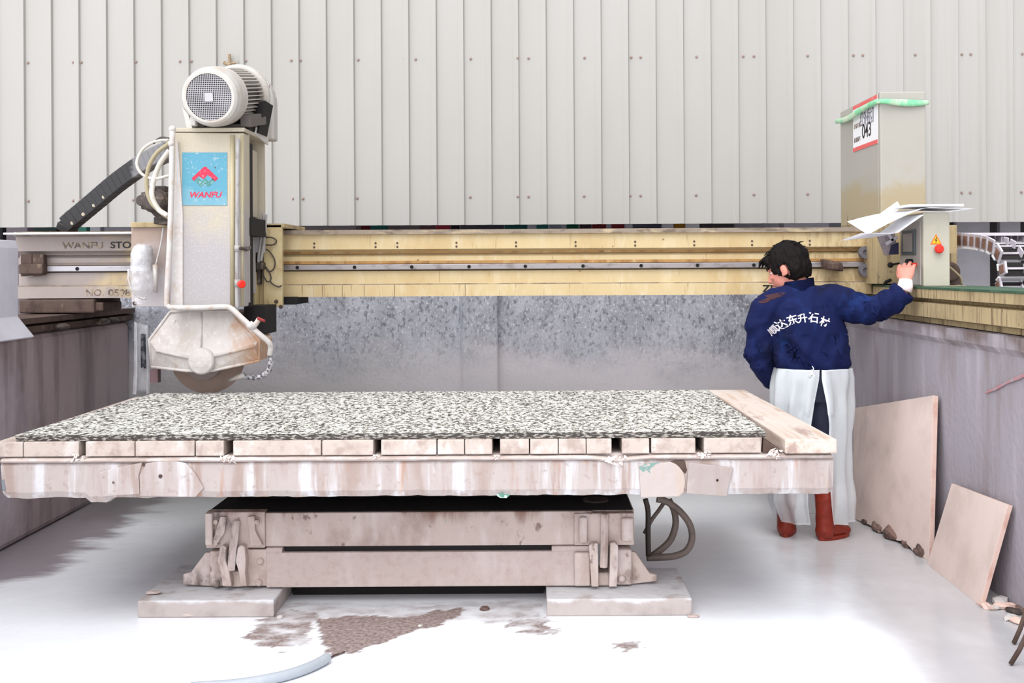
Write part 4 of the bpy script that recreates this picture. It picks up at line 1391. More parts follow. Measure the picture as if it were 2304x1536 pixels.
# black cradle, with a black piece filling the dark gap below the motor
b = MB()
b.prism([P(414, 262, 5.78), P(430, 292, 5.78), P(549, 298, 5.78), P(563, 262, 5.85), P(560, 282, 5.8)], (0, 0.02, 0)) if False else b.box(P(428, 290, 5.85).x, P(560, 290, 5.85).x, 5.85, 6.2, zt + 0.022, zt + 0.075)
b.pprism([(436, 292), (446, 262), (560, 236), (596, 226), (582, 298)], 5.98, 6.17)
obj('cradle_and_black_fill', b, BLACK, SH)
b = MB()
b.prism([P(409, 240, 5.76), P(424, 258, 5.74), P(433, 288, 5.74), P(420, 290, 5.76)], (0, 0.25, 0))
b.pbox((427, 262), (440, 282), 5.70, 5.74)
obj('cradle_arm', b, MOTOR, SH, bevel=0.004)
# side plate and rear belt cover
b = MB()
b.prism([P(597, 182, 6.2), P(603, 184, 6.2), P(600, 326, 6.2), P(570, 302, 5.95), P(573, 296, 5.95)], (0.008, 0.01, 0))
obj('side_plate', b, MOTOR, SH)
b = MB()
bc = P(530, 232, 6.28)
out = [bc + Vector((math.cos(a_) * 0.225, 0, math.sin(a_) * 0.225)) for a_ in [PI * i / 18 - 0.0 for i in range(19)]]
out += [Vector((out[-1].x + 0.02, 6.28, zt + 0.02)), Vector((out[0].x, 6.28, zt + 0.02))]
b.prism(out, (0, 0.10, 0))
bcv = obj('belt_cover', b, mat('belt_cover', rgb(186, 180, 176), [(rgb(196, 176, 160), (4, 4, 4), 0.5, 0.75, 0.6)], rough=0.6), SH, bevel=0.01)
b = MB()
b.pbox((564, 174), (569, 200), 6.27, 6.29)
obj('slot', b, BLACK, bcv)
b = MB()
b.tube([P(520, 160, 6.25), P(519, 190, 6.25)], 0.006, 8)
b.tube([P(500, 186, 6.2), P(545, 180, 6.22), P(575, 196, 6.24)], 0.010, 8)
obj('lifting_strap', b, MOTOR, bcv)

# black drag chain from the beam up to the saw column
t = thing('cable_chain', 'black segmented cable chain sloping up from the beam to the saw column', 'cable chain', tuple(P(140, 520, 6.75)))
path = smooth_pts([P(150, 517, 6.72), P(156, 501, 6.70), P(174, 486, 6.66), P(215, 452, 6.6), P(260, 414, 6.5), P(305, 381, 6.4), P(345, 356, 6.3), P(385, 338, 6.2)], 20)
acc, last, out = 0.0, path[0], [path[0]]
for p in path[1:]:
    acc += (p - last).length
    last = p
    if acc >= 0.048:
        out.append(p)
        acc = 0
out.append(path[-1])
for i in range(len(out) - 1):
    a, c = out[i], out[i + 1]
    tt = (c - a).normalized()
    yv = Vector((0, 1, 0))
    yv = (yv - tt * yv.dot(tt)).normalized()
    nn = tt.cross(yv)
    M_ = Matrix.Translation(a) @ Matrix((tt, yv, nn)).transposed().to_4x4()
    L_ = (c - a).length
    b = MB()
    b.box(-0.004, L_ * 0.98, -0.045, 0.045, -0.052, 0.052, M_)
    lk = obj('link', b, BLKD, t, bevel=0.006, seg=1)
    if i in (2, 4, 6, 8):
        b = MB()
        q = a + nn * (-0.03 if (nn.z > 0) else 0.03) + Vector((0, -0.045, 0))
        b.lathe(q, (0, -1, 0), [(0, 0.012), (0.006, 0.011), (0.008, 0)], 10)
        obj('pin', b, mat('pin', rgb(170, 160, 140), rough=0.5) if i == 2 else bpy.data.materials['pin'], lk)

# ================================================================== cutting table
DT = 4.35
TB = thing('cutting_table', 'massive slurry-caked steel table frame carrying the granite slab', 'table', (-0.48, 5.2, XZ(900, 1118, DT)[1]))
xl = XZ(2, 1060, DT)[0]
xr_ = XZ(1876, 1060, DT)[0]
zt0 = XZ(900, 1037, DT)[1]
zb0 = XZ(900, 1119, DT)[1]
zL = XZ(900, 1024, DT)[1]
zP = XZ(900, 990, DT)[1]
b = MB()
# front beam with a worn lower edge: extruded along x with small jitter
n = 160
vt = []
for i in range(n + 1):
    x = xl + (xr_ - xl) * i / n
    j = 0.006 * noise.fractal(Vector((x * 9, 0, 3)), 0.9, 2, 4)
    e = 0.0
    if i == 0 or i == n:
        e = 0.012
    jb = j - (0.018 if -1.83 < x < -1.74 else 0)
    f = 0.004 * noise.fractal(Vector((x * 5, 2, 3)), 0.9, 2, 3)
    vt.append([b.bm.verts.new(q) for q in ((x, DT + 0.012 + f, zt0), (x, DT + f, zt0 - 0.012), (x, DT + 0.002 + f + e, zb0 + 0.03 + jb), (x, DT + 0.014 + f + e, zb0 + 0.004 + e + jb), (x, DT + 0.05, zb0 + e + jb), (x, DT + 0.20, zb0 + 0.004), (x, DT + 0.20, zt0))])
for i in range(n):
    for k in range(7):
        b.face([vt[i][k], vt[i + 1][k], vt[i + 1][(k + 1) % 7], vt[i][(k + 1) % 7]])
b.face(vt[0][::-1])
b.face(vt[-1])
fb = obj('front_beam', b, TBL, TB, smooth=False)
b = MB()
b.box(xl + 0.01, xl + 0.2, DT + 0.2, 6.0, zb0 + 0.02, zt0)
b.box(xr_ - 0.2, xr_ - 0.01, DT + 0.2, 6.0, zb0 + 0.02, zt0)
b.box(xl + 0.2, xr_ - 0.2, 5.86, 6.0, zb0 + 0.02, zt0)
for x in (-1.5, -0.9, -0.3, 0.3, 0.8):
    b.box(x, x + 0.12, DT + 0.2, 5.9, zb0 + 0.03, zt0 - 0.001)
b.box(xl + 0.18, xr_ - 0.18, DT + 0.19, 5.9, zt0 - 0.02, zt0 - 0.002)
obj('frame', b, TBL2, TB)
# lip strip
b = MB()
pts = []
for i in range(121):
    x = xl + 0.002 + (xr_ - xl - 0.01) * i / 120
    px = x * F / DT + UX
    sag = -0.011 * math.exp(-((px - 1385) / 38) ** 2) + 0.0 * math.exp(-((px - 1500) / 40) ** 2) + 0.002 * noise.noise(Vector((x * 6, 1, 1)))
    pts.append(Vector((x, DT + 0.02, zL - 0.0145 + sag)))
b.tube(pts, [(0.0105 + 0.002 * noise.noise(Vector((i * 0.3, 4, 4))), 0.03) for i in range(121)], 8, ref=(0, 0, 1))
b.box(xl + 0.005, xr_ - 0.005, DT + 0.03, 6.0, zt0 - 0.002, zL - 0.001)
obj('lip_strip', b, mat('lip_plaster', rgb(186, 172, 166), [(rgb(164, 146, 138), (9, 9, 60), 0.45, 0.68, 0.8), (rgb(210, 202, 200), (12, 12, 12), 0.5, 0.7, 0.7), (rgb(150, 96, 84), (8, 8, 30), 0.68, 0.74, 0.7)], rough=0.75, bump=0.004, bscale=40), TB)
# patches on the front beam
def patch(name, pix, m_, th, lab, y_off=0.0):
    b = MB()
    b.prism([P(x, y, DT - th) + Vector((0, y_off, 0)) for x, y in pix], (0, th + 0.01, 0))
    o = obj(name, b, m_, TB, bevel=0.003)
    o['label'] = lab
    return o
pp = patch('patch_plate', [(1549, 1042), (1551, 1040), (1650, 1052), (1635, 1117), (1545, 1110)], TBL2, 0.012, 'greyish square plate with a small hole')
b = MB()
for px, py in ((1614, 1080), (1612, 1085)):
    pass
b.lathe(P(1614, 1080, DT - 0.013), (0, -1, 0), [(0, 0.005), (0.001, 0.005), (0.001, 0)], 10)
obj('hole', b, BLACK, pp)
rnd = [(1438, 1044), (1500, 1040)] + [(1500 + 42 * math.sin(a), 1084 - 46 * math.cos(a)) for a in [i * PI / 16 for i in range(1, 11)]] + [(1540, 1106), (1528, 1117), (1442, 1119)]
patch('patch_round', rnd, TBL3, 0.010, 'chipped round-ended plate')
cr_ = patch('torn_edge', [(1496, 1041), (1520, 1036), (1541, 1036), (1546, 1058), (1542, 1066), (1528, 1050)], BROWN, 0.003, 'dark torn edge above the round plate')
patch('patch_left', [(222, 1063), (250, 1055), (320, 1040), (312, 1070), (314, 1112), (268, 1114), (230, 1118)], TBL, 0.006, 'plastered-over plate with two small holes')
lw = patch('patch_curved', [(328, 1042), (380, 1034), (418, 1042), (440, 1066), (458, 1098), (440, 1118), (315, 1116), (313, 1070)], TBL, 0.008, 'rounded plastered plate with a bolt hole')
for px, py, r in ((255, 1085, 0.0045), (361, 1071, 0.008), (323, 1046, 0.006)):
    b = MB()
    b.lathe(P(px, py, DT - 0.009), (0, -1, 0), [(0, r), (0.0015, r), (0.0015, 0)], 10)
    obj('bolt_hole', b, BROWN, lw)
b = MB()
b.prism([P(3, 1080, DT - 0.001), P(9, 1078, DT - 0.001), P(13, 1100, DT - 0.001), P(6, 1105, DT - 0.001)], (0, 0.004, 0))
b.prism([P(1116, 1112, DT - 0.002), P(1130, 1108, DT - 0.002), P(1148, 1112, DT - 0.002), P(1142, 1119, DT - 0.002), P(1128, 1120, DT - 0.002)], (0, 0.03, 0)) if False else None
obj('bare_chip', b, mat('bare_metal_chip', rgb(120, 124, 130), rough=0.7), TB)
b = MB()
b.prism([P(1116, 1114, DT - 0.002), P(1128, 1109, DT - 0.002), P(1148, 1113, DT - 0.002), P(1140, 1120, DT - 0.002), P(1126, 1120, DT - 0.002)], (0, 0.02, 0))
obj('green_chip', b, mat('green_paint_chip', rgb(90, 132, 118), [(rgb(210, 210, 210), (40, 40, 40), 0.5, 0.6, 0.9)], rough=0.7), TB)

# packing timbers under the slab
ends = [(-14, 50, 'leftmost, narrow'), (51, 176, 'second from the left, before the first black gap'), (191, 302, 'just right of the first black gap'), (303, 437, 'next to the narrow one before the second black gap'),
        (439, 503, 'narrow, just left of the second black gap'), (523, 722, 'long, just right of the second black gap'), (724, 840, 'just left of the third black gap'), (857, 982, 'just right of the third black gap'),
        (984, 1045, 'narrow, middle one between the third and fourth black gaps'), (1046, 1108, 'narrow, just left of the fourth black gap'), (1125, 1191, 'just right of the fourth black gap'),
        (1193, 1256, 'small, centre of the run between fourth and fifth black gaps'), (1257, 1319, 'cracked, centre-right of the run before the fifth black gap'), (1320, 1377, 'with torn corner, just left of the fifth black gap'),
        (1400, 1462, 'narrow, just right of the fifth black gap'), (1466, 1566, 'just left of the sixth black gap'), (1585, 1714, 'rightmost, under the corner of the slab')]
for i, (a, c, lb) in enumerate(ends):
    b = MB()
    x0 = XZ(a, 1005, DT)[0]
    x1 = XZ(c, 1005, DT)[0] - 0.0012
    dy = 0.004 * noise.noise(Vector((i * 3.3, 0, 0)))
    lz = zL + 0.0006
    b.box(x0, x1, DT + 0.006 + dy, 5.92, lz, zP)
    r = 0.004
    solid('packing_timber', b, PLANK, 'packing timber end, ' + lb, 'timber', 'packing timbers across the table', bevel=0.0035)
# clots of wet fibres on the lip
first = None
for k, (px, py, s, lb) in enumerate(((178, 1028, 0.02, 'below the first black gap'), (512, 1031, 0.026, 'below the second black gap'), (848, 1026, 0.012, 'below the third black gap'), (1117, 1027, 0.012, 'below the fourth black gap'),
                                 (1388, 1034, 0.034, 'below the fifth black gap, the biggest'), (1583, 1020, 0.022, 'below the sixth black gap'), (1745, 1018, 0.03, 'against the end of the big board'))):
    b = MB()
    c = P(px, py, DT - 0.004)
    for i in range(16):
        o = Vector((random.uniform(-1, 1) * s, random.uniform(-0.4, 0.2) * s, random.uniform(-0.6, 0.5) * s))
        q = c + o
        b.tube([q + Vector((random.uniform(-1, 1) * s * 0.5, random.uniform(-0.3, 0.1) * s, random.uniform(-0.4, 0.4) * s)), q, q + Vector((random.uniform(-1, 1) * s * 0.6, random.uniform(-0.3, 0.1) * s, random.uniform(-0.7, 0.3) * s))],
               [0.001 + s * 0.04, s * 0.22, 0.0015], 6)
    solid('fibre_clot', b, mat('fibre', rgb(238, 224, 218), [(rgb(214, 180, 160), (40, 40, 40), 0.5, 0.7, 0.7)], rough=0.8) if k == 0 else bpy.data.materials['fibre'],
          'whitish fibre clot on the table lip ' + lb, 'clot', 'fibre clots on the table lip', smooth=True)

# thick board at the right end
b = MB()
z1_ = XZ(1820, 988, 4.33)[1]
zb1 = XZ(1820, 1024, 4.33)[1]
zb1 = zL + 0.0006
xa_, xb_ = XZ(1767, 1005, 4.33)[0], XZ(1884, 1005, 4.33)[0]
b.prism([(xa_, 4.33, zb1), (xb_, 4.33, zb1), (xb_, 4.33, z1_), (xa_, 4.33, z1_)], (-0.02, 1.78, 0))
bd = solid('thick_board', b, BOARD, 'thick sawn board lying lengthwise at the right end of the table beside the slab', 'board', bevel=0.006)
b = MB()
b.prism([P(1718, 986, DT + 0.02), P(1760, 1018, DT + 0.02), P(1716, 1018, DT + 0.02)], (0, 0.03, 0))
obj('dark_wedge', b, BROWN, TB)

# granite slab
GR = bpy.data.materials.new('granite')
GR.use_nodes = True
N, L = GR.node_tree.nodes, GR.node_tree.links
bs = N['Principled BSDF']
g = N.new('ShaderNodeNewGeometry')
mp = N.new('ShaderNodeMapping')
mp.inputs['Scale'].default_value = (62, 40, 110)
L.new(g.outputs['Position'], mp.inputs[0])
nz = N.new('ShaderNodeTexNoise')
nz.inputs['Scale'].default_value = 1.0
nz.inputs['Detail'].default_value = 5
nz.inputs['Roughness'].default_value = 0.72
nz.inputs['Distortion'].default_value = 0.4
L.new(mp.outputs[0], nz.inputs[0])
cr = N.new('ShaderNodeValToRGB')
cr.color_ramp.interpolation = 'LINEAR'
cr.color_ramp.elements[0].position = 0.44
cr.color_ramp.elements[0].color = rgb(34, 29, 26)
cr.color_ramp.elements[1].position = 0.535
cr.color_ramp.elements[1].color = rgb(226, 225, 217)
e_ = cr.color_ramp.elements.new(0.475)
e_.color = rgb(138, 132, 126)
L.new(nz.outputs['Fac'], cr.inputs[0])
L.new(cr.outputs[0], bs.inputs['Base Color'])
bs.inputs['Roughness'].default_value = 0.45
GE = mat('granite_edge', rgb(60, 54, 50), [(rgb(172, 166, 158), (40, 40, 150), 0.48, 0.60, 0.9, 5)], rough=0.6)
b = MB()
zs1 = XZ(900, 974, DT + 0.02)[1]
p0 = Vector((XZ(33, 973, DT + 0.02)[0], DT + 0.02, 0))
p1 = Vector((XZ(1722, 968, DT + 0.02)[0], DT + 0.02, 0))
p2 = Vector((0.955, 5.86, 0))
p3 = Vector((-2.085, 5.86, 0))
q = [Vector((v.x, v.y, zP + 0.0006)) for v in (p0, p1, p2, p3)] + [Vector((v.x, v.y, zs1)) for v in (p0, p1, p2, p3)]
q[0].x += 0.006
b.hexa(q)
for f in b.bm.faces:
    f.normal_update()
bmesh.ops.recalc_face_normals(b.bm, faces=b.bm.faces)
for f in b.bm.faces:
    f.material_index = 0 if f.normal.z > 0.5 else 1
sl = solid('granite_slab', b, [GR, GE], 'large black-and-white speckled granite slab lying on the table', 'slab', bevel=0.0015, recalc=False)

# ================================================================== tilting base under the table
DBs = 4.75
BS = thing('table_base', 'rusty slurry-caked tilting steel base with hinge brackets under the table', 'base', (-0.5, 5.2, 0.09))
X = lambda px, D=DBs: XZ(px, 1200, D)[0]
Zb = lambda py, D=DBs: XZ(900, py, D)[1]
b = MB()
b.box(X(597), X(1334), DBs, 5.9, Zb(1228), Zb(1152))
b.box(X(470), X(597), DBs + 0.05, 5.9, Zb(1232), Zb(1152))
b.box(X(1334), X(1428), DBs + 0.03, 5.9, Zb(1225), Zb(1152))
ub = obj('upper_beam', b, BASE, BS, bevel=0.004)
b = MB()
b.box(X(600), X(1336), DBs - 0.012, DBs + 0.25, Zb(1318), Zb(1240))
b.box(X(600), X(636), DBs - 0.012, DBs + 0.25, Zb(1241), Zb(1229))
b.box(X(1241), X(1336), DBs - 0.012, DBs + 0.25, Zb(1241), Zb(1229))
lbm = obj('lower_beam', b, LOWB, BS, bevel=0.004)
b = MB()
b.box(X(640), X(1240), DBs + 0.012, DBs + 0.2, Zb(1241), Zb(1228))
b.box(X(466), X(1424), DBs + 0.015, 5.86, Zb(1152) + 0.001, Zb(1150))
b.box(X(500) - 0.02, X(1415), 5.05, 5.84, Zb(1150), zb0 - 0.004)
b.box(X(642), X(1222), DBs + 0.15, 5.85, 0.0, Zb(1318))
b.box(X(640), X(1240), DBs + 0.26, 5.85, Zb(1318), Zb(1240))
b.box(X(480), X(1425), 5.0, 5.86, Zb(1232), Zb(1225))
obj('base_shade', b, BLACK, BS)['label'] = 'black fill in place of shade between base and table'  # black boxes stand in for deep shade between and under the beams
b = MB()
b.cyl(P(1340, 1122, 4.95), P(1340, 1136, 4.95), 0.06, 20)
obj('bearing_boss', b, DGREY, BS)

def hinge(pl, bars, cheeks, side):
    """bracket: end plate, centre bar, two cheeks, bolts, gusset"""
    out = []
    b = MB()
    b.pbox(pl[0], pl[1], DBs - 0.012, DBs + 0.05)
    e = obj('end_plate', b, BASE, BS, bevel=0.004)
    for (px, py) in pl[2]:
        b = MB()
        b.lathe(P(px, py, DBs - 0.012), (0, -1, 0), [(0, 0.019), (0.006, 0.019), (0.006, 0.013), (0.02, 0.012), (0.022, 0)], 6)
        obj('bolt', b, BASE, e, bevel=0.0015, seg=1)
    b = MB()
    b.tube([P(x, y, d) for x, y, d in bars], [(0.018, 0.013)] * len(bars), 4, ref=(1, 0, 1) if False else (1, 0, 0))
    obj('hinge_bar', b, BASE, BS, bevel=0.003)
    for c in cheeks:
        b = MB()
        b.prism([P(x, y, DBs - 0.055) for x, y in c], (0, 0.11, 0))
        obj('hinge_cheek', b, BASE, BS, bevel=0.004)
    return e

hinge(((463, 1152), (596, 1232), [(487, 1172), (580, 1172), (487, 1220), (582, 1222)]),
      [(532, 1170, DBs - 0.02), (529, 1200, DBs - 0.035), (523, 1240, DBs - 0.05), (520, 1283, DBs - 0.045)],
      [[(494, 1232), (502, 1226), (509, 1232), (507, 1262), (516, 1288), (521, 1319), (500, 1319), (497, 1290), (489, 1262)],
       [(535, 1232), (542, 1226), (550, 1230), (553, 1260), (551, 1292), (556, 1319), (541, 1319), (537, 1288), (530, 1262)]], -1)
b = MB()
b.pbox((461, 1155), (477, 1226), DBs - 0.05, DBs)
obj('bracket_rib', b, BASE, BS, bevel=0.003)
b = MB()
b.prism([P(559, 1160, DBs - 0.013), P(575, 1158, DBs - 0.013), P(576, 1190, DBs - 0.013), P(594, 1225, DBs - 0.013), P(566, 1225, DBs - 0.013)], (0, -0.02, 0))
obj('bracket_rib', b, BASE, BS, bevel=0.003)
b = MB()
b.prism([P(498, 1160, DBs - 0.013), P(512, 1160, DBs - 0.013), P(508, 1195, DBs - 0.013), P(494, 1218, DBs - 0.013), P(478, 1224, DBs - 0.013)], (0, -0.02, 0))
obj('bracket_rib', b, BASE, BS, bevel=0.003)
b = MB()
b.pbox((556, 1236), (602, 1318), DBs - 0.005, DBs + 0.15)
b.pbox((472, 1240), (500, 1318), DBs - 0.005, DBs + 0.15)
b.pbox((515, 1285), (545, 1320), DBs - 0.01, DBs + 0.12)
lo_ = obj('lower_bracket', b, BASE, BS, bevel=0.004)
b = MB()
b.prism([P(412, 1315, DBs + 0.02), P(412, 1292, DBs + 0.02), P(430, 1286, DBs + 0.02), P(462, 1243, DBs + 0.02), P(476, 1243, DBs + 0.02), P(476, 1318, DBs + 0.02)], (0, 0.03, 0))
obj('gusset', b, BASE, BS, bevel=0.003)
for px, py in ((586, 1262), (583, 1310), (487, 1312)):
    b = MB()
    b.lathe(P(px, py, DBs - 0.005), (0, -1, 0), [(0, 0.017), (0.008, 0.016), (0.014, 0.01), (0.014, 0)], 8)
    obj('bolt', b, BASE, lo_)
hinge(((1292, 1155), (1427, 1226), []),
      [(1360, 1156, DBs - 0.02), (1360, 1210, DBs - 0.03), (1358, 1277, DBs - 0.045)],
      [[(1325, 1228), (1333, 1222), (1345, 1222), (1346, 1250), (1347, 1320), (1331, 1320), (1328, 1270)],
       [(1373, 1222), (1383, 1220), (1391, 1228), (1391, 1270), (1388, 1320), (1370, 1320), (1372, 1280)]], 1)
b = MB()
b.pbox((1292, 1243), (1328, 1319), DBs - 0.035, DBs + 0.1)
b.pbox((1386, 1236), (1422, 1316), DBs - 0.01, DBs + 0.15)
b.pbox((1345, 1288), (1372, 1318), DBs - 0.01, DBs + 0.12)
lo_ = obj('lower_bracket', b, BASE, BS, bevel=0.008)
b = MB()
b.prism([P(1420, 1240, DBs + 0.02), P(1430, 1243, DBs + 0.02), P(1462, 1290, DBs + 0.02), P(1478, 1293, DBs + 0.02), P(1478, 1307, DBs + 0.02), P(1420, 1314, DBs + 0.02)], (0, 0.03, 0))
obj('gusset', b, BASE, BS, bevel=0.003)
b = MB()
b.pbox((1303, 1163), (1322, 1222), DBs - 0.03, DBs - 0.01)
obj('bracket_rib', b, BASE, BS, bevel=0.008)
b = MB()
b.pbox((1398, 1165), (1426, 1218), DBs - 0.03, DBs - 0.01)
obj('bracket_rib', b, BASE, BS, bevel=0.008)
b = MB()
b.ball(P(1399, 1302, DBs - 0.015), 0.018, n=12)
b.cyl(P(1399, 1302, DBs - 0.015), P(1399, 1302, DBs + 0.02), 0.012, 8)
obj('bolt', b, BASE, lo_, smooth=True)

# footings
for (a, c, D0_, D1_, h_, lb) in ((305, 612, 4.585, 5.15, 0.076, 'left'), (1226, 1553, 4.575, 5.05, 0.076, 'right')):
    b = MB()
    x0 = (a - UX) * D0_ / F
    x1 = (c - UX) * D0_ / F
    nu, nv = 26, 14
    def fn(u, v, top=1):
        return Vector((x0 + (x1 - x0) * u, D0_ + (D1_ - D0_) * v, h_ - 0.002 + 0.0025 * noise.fractal(Vector((u * 9, v * 5, a)), 1, 2, 3)))
    vs = b.grid(fn, nu, nv)
    rim = [vs[i][0] for i in range(nu + 1)] + [vs[nu][j] for j in range(1, nv + 1)] + [vs[i][nv] for i in range(nu - 1, -1, -1)] + [vs[0][j] for j in range(nv - 1, 0, -1)]
    bot = [b.bm.verts.new((v.co.x * 1.0, v.co.y, 0)) for v in rim]
    m_ = len(rim)
    for i in range(m_):
        b.face([rim[i], bot[i], bot[(i + 1) % m_], rim[(i + 1) % m_]])
    b.face(bot)
    solid('footing_block', b, BLOCK, 'slurry-covered concrete footing under the %s hinge bracket of the base' % lb, 'concrete block', 'footings of the table base', bevel=0.006)
# stone chips round the footings
chips = [(630, 1390, 0.014, 'beside the left footing corner', 1), (1398 - 460 + 8, 1409, 0.010, 'on the edge of the bare floor patch', 1), (420, 1385, 0.03, 'flat, in front of the left footing', 0),
         (1090, 1372, 0.02, 'brown, between the footings', 2), (1560, 1388, 0.016, 'off the right corner of the right footing', 0), (345, 1335, 0.02, 'on top of the left footing', 0)]
for px, py, s, lb, k in chips:
    z = 0.079 if 'on top' in lb else 0.0
    c = FL(px, py, z)
    b = MB()
    b.ball(c + Vector((0, 0, s * 0.3)), (s * (1.7 if k == 0 else 1.1), s, s * 0.35 if k == 0 else s * 0.6), n=8)
    for v in b.bm.verts:
        v.co += Vector((noise.noise(v.co * 90), noise.noise(v.co * 90 + Vector((5, 0, 0))), 0.4 * noise.noise(v.co * 70))) * s * 0.35
    solid('stone_chip', b, [LOWB, PIPE, BROKEN][k], 'small stone chip %s' % lb, 'stone chip', 'stone chips on the ground')

# hoses at the right of the base
DQ = 5.15
for pts, r, lb in (([(1478, 1122), (1500, 1128), (1530, 1150), (1552, 1180), (1557, 1212), (1545, 1238), (1520, 1250), (1490, 1253), (1455, 1254)], 0.0165, 'wide loop of grey-brown hose beside the base, bulging furthest right'),
                   ([(1505, 1124), (1517, 1150), (1520, 1180), (1510, 1212), (1492, 1232), (1465, 1252)], 0.0165, 'inner curved grey-brown hose crossing behind the wide loop'),
                   ([(1452, 1122), (1458, 1150), (1458, 1200), (1459, 1250)], 0.013, 'straight dark hose hanging closest to the base'),
                   ([(1500, 1122), (1482, 1148), (1466, 1170), (1450, 1200)], 0.010, 'thin hose slanting down between the loops')):
    b = MB()
    d = DQ + {0.0165: 0.0, 0.013: -0.03, 0.010: 0.08}[r] + (0.045 if 'inner' in lb else 0)
    b.tube(smooth_pts([P(x, y, d) for x, y in pts], 8), r, 12)
    solid('hose', b, HOSEG if 'dark' not in lb else CABLE, lb, 'hose', 'hoses hanging from the table', smooth=True)

# pale hose on the floor at the front
pts = [FL(736, 1479, 0.02), FL(722, 1488, 0.02), FL(690, 1503, 0.02), FL(645, 1518, 0.02), FL(590, 1530, 0.02), FL(520, 1540, 0.02), FL(430, 1546, 0.02)]
b = MB()
b.tube(smooth_pts(pts, 8), 0.019, 14)
solid('floor_hose', b, HOSEF, 'pale hose lying in the slurry at the bottom edge of the picture', 'hose', smooth=True)
b = MB()
b.tube([FL(735, 1483, 0.006), FL(752, 1474, 0.006), FL(775, 1466, 0.006)], 0.004, 6)
solid('twig', b, BROKEN, 'thin twig at the mouth of the pale floor hose', 'twig')

# ================================================================== leaning slabs and rubble on the right
def leaning(name, c, th, lab, jag=None, mats=(STONE, STONE_E)):
    """c: four corners tl,tr,br,bl of the visible face; thickness goes back"""
    tl, tr, br, bl = [Vector(q) for q in c]
    nrm = (tr - tl).cross(bl - tl).normalized()
    if nrm.x < 0:
        nrm = -nrm
    b = MB()
    nseg = 26
    bot = []
    for i in range(nseg + 1):
        t = i / nseg
        p = bl.lerp(br, t)
        if jag:
            p = p + (tl.lerp(tr, t) - p).normalized() * max(0, jag * (0.5 + noise.fractal(Vector((t * 9, 2, 2)), 0.9, 2, 4)) * math.sin(PI * min(1, t * 1.05)))
        bot.append(p)
    front = [tl, tr] + bot[::-1]
    b.prism(front, nrm * th)
    b.bm.normal_update()
    bmesh.ops.recalc_face_normals(b.bm, faces=b.bm.faces)
    for f in b.bm.faces:
        f.material_index = 0 if abs(f.normal.dot(nrm)) > 0.9 else 1
    return solid(name, b, list(mats), lab, 'slab', 'stone offcuts leaning on the right wall', bevel=0.0015, recalc=False)

def onwall(px, py, x):
    D = x * F / (px - UX)
    q = P(px, py, D)
    for _ in range(4):
        D *= x / q.x
        q = P(px, py, D)
    return q

leaning('leaning_slab', (onwall(1920, 918, 2.0), onwall(2100, 889, 2.055), FL(2090, 1262), FL(1919, 1166)), 0.026, 'larger beige stone slab with broken bottom edge leaning against the right wall', jag=0.05)
leaning('leaning_slab', (onwall(2141, 1087, 2.062), onwall(2268, 1135, 2.062), FL(2204, 1362), FL(2086, 1269)), 0.022, 'smaller tilted beige stone slab leaning against the right wall, nearest the camera')
b = MB()
b.tube([onwall(2172, 1128, 2.051), onwall(2169, 1140, 2.046), onwall(2169, 1152, 2.043)], 0.003, 6)
# broken feet of the big slab
b.bm.free()
for k in range(5):
    t = (k + 0.5) / 5
    p = FL(1925, 1172).lerp(FL(2080, 1258), t)
    s = 0.035 + 0.012 * (k % 3)
    b = MB()
    b.ball(p + Vector((0.035, 0, s * 0.5)), (s, s * 1.6, s * 0.7), n=8)
    for v in b.bm.verts:
        v.co += Vector((noise.noise(v.co * 30), noise.noise(v.co * 30 + Vector((5, 0, 0))), noise.noise(v.co * 30 + Vector((0, 5, 0))))) * 0.018
        v.co.z = max(0.0, v.co.z)
    solid('broken_stone', b, BROKEN, 'dark broken chunk under the larger leaning slab, %s' % ('farthest back', 'second from the back', 'middle one', 'second from the front', 'nearest the camera')[k], 'stone', 'chunks under the larger leaning slab')
rub = [(2215, 1366, 0.035, 1), (2240, 1370, 0.03, 0), (2262, 1368, 0.04, 1), (2283, 1378, 0.03, 3), (2300, 1376, 0.035, 2), (2272, 1392, 0.03, 0), (2292, 1402, 0.035, 1), (2250, 1360, 0.05, 0)]
where = ['touching the foot of the smaller leaning slab', 'second from the smaller slab', 'reddish, lying along the wall', 'dark, by the wall', 'brown, at the edge of the picture', 'white, nearer the camera', 'pinkish, nearest the camera at the edge', 'white, closest to the wall']
for (px, py, s, k), wl in zip(rub, where):
    p = FL(px, py)
    b = MB()
    b.ball(p + Vector((0, 0, s * 0.25)), (s * 1.5, s * 0.7, s * 0.4), Matrix.Rotation(px * 0.7, 3, 'Z'), n=8)
    for v in b.bm.verts:
        v.co += Vector((noise.noise(v.co * 40), noise.noise(v.co * 40 + Vector((5, 0, 0))), 0.5 * noise.noise(v.co * 40 + Vector((0, 5, 0))))) * 0.016
        v.co.z = max(0.0, v.co.z)
    solid('rubble', b, [PIPE, STONE_E, BROKEN, DGREY][k], 'rubble piece by the right wall, ' + wl, 'rubble', 'rubble along the right wall')
for pts, lb in (([(2281, 1450, 0.0), (2306, 1380, 0.25)], 'upper of two brown rods at the bottom right edge'), ([(2274, 1497, 0.0), (2310, 1425, 0.22)], 'lower of two brown rods at the bottom right edge')):
    b = MB()
    p0 = FL(pts[0][0], pts[0][1])
    p1 = P(pts[1][0], pts[1][1], p0.y * 0.995)
    b.tube([p0 + Vector((0, 0, 0.006)), p0.lerp(p1, 0.5) + Vector((0.003, 0, 0.0)), p1 + (p1 - p0) * 0.4], 0.009, 8)
    solid('rusty_rod', b, BROWN, lb, 'rod', 'brown rods by the right wall', smooth=True)

# ================================================================== the worker
DP = 5.92
PR = thing('person', 'worker in navy jacket and milky plastic apron, orange boots, reaching to the control box', 'person', (1.50, 5.9, 0.0))


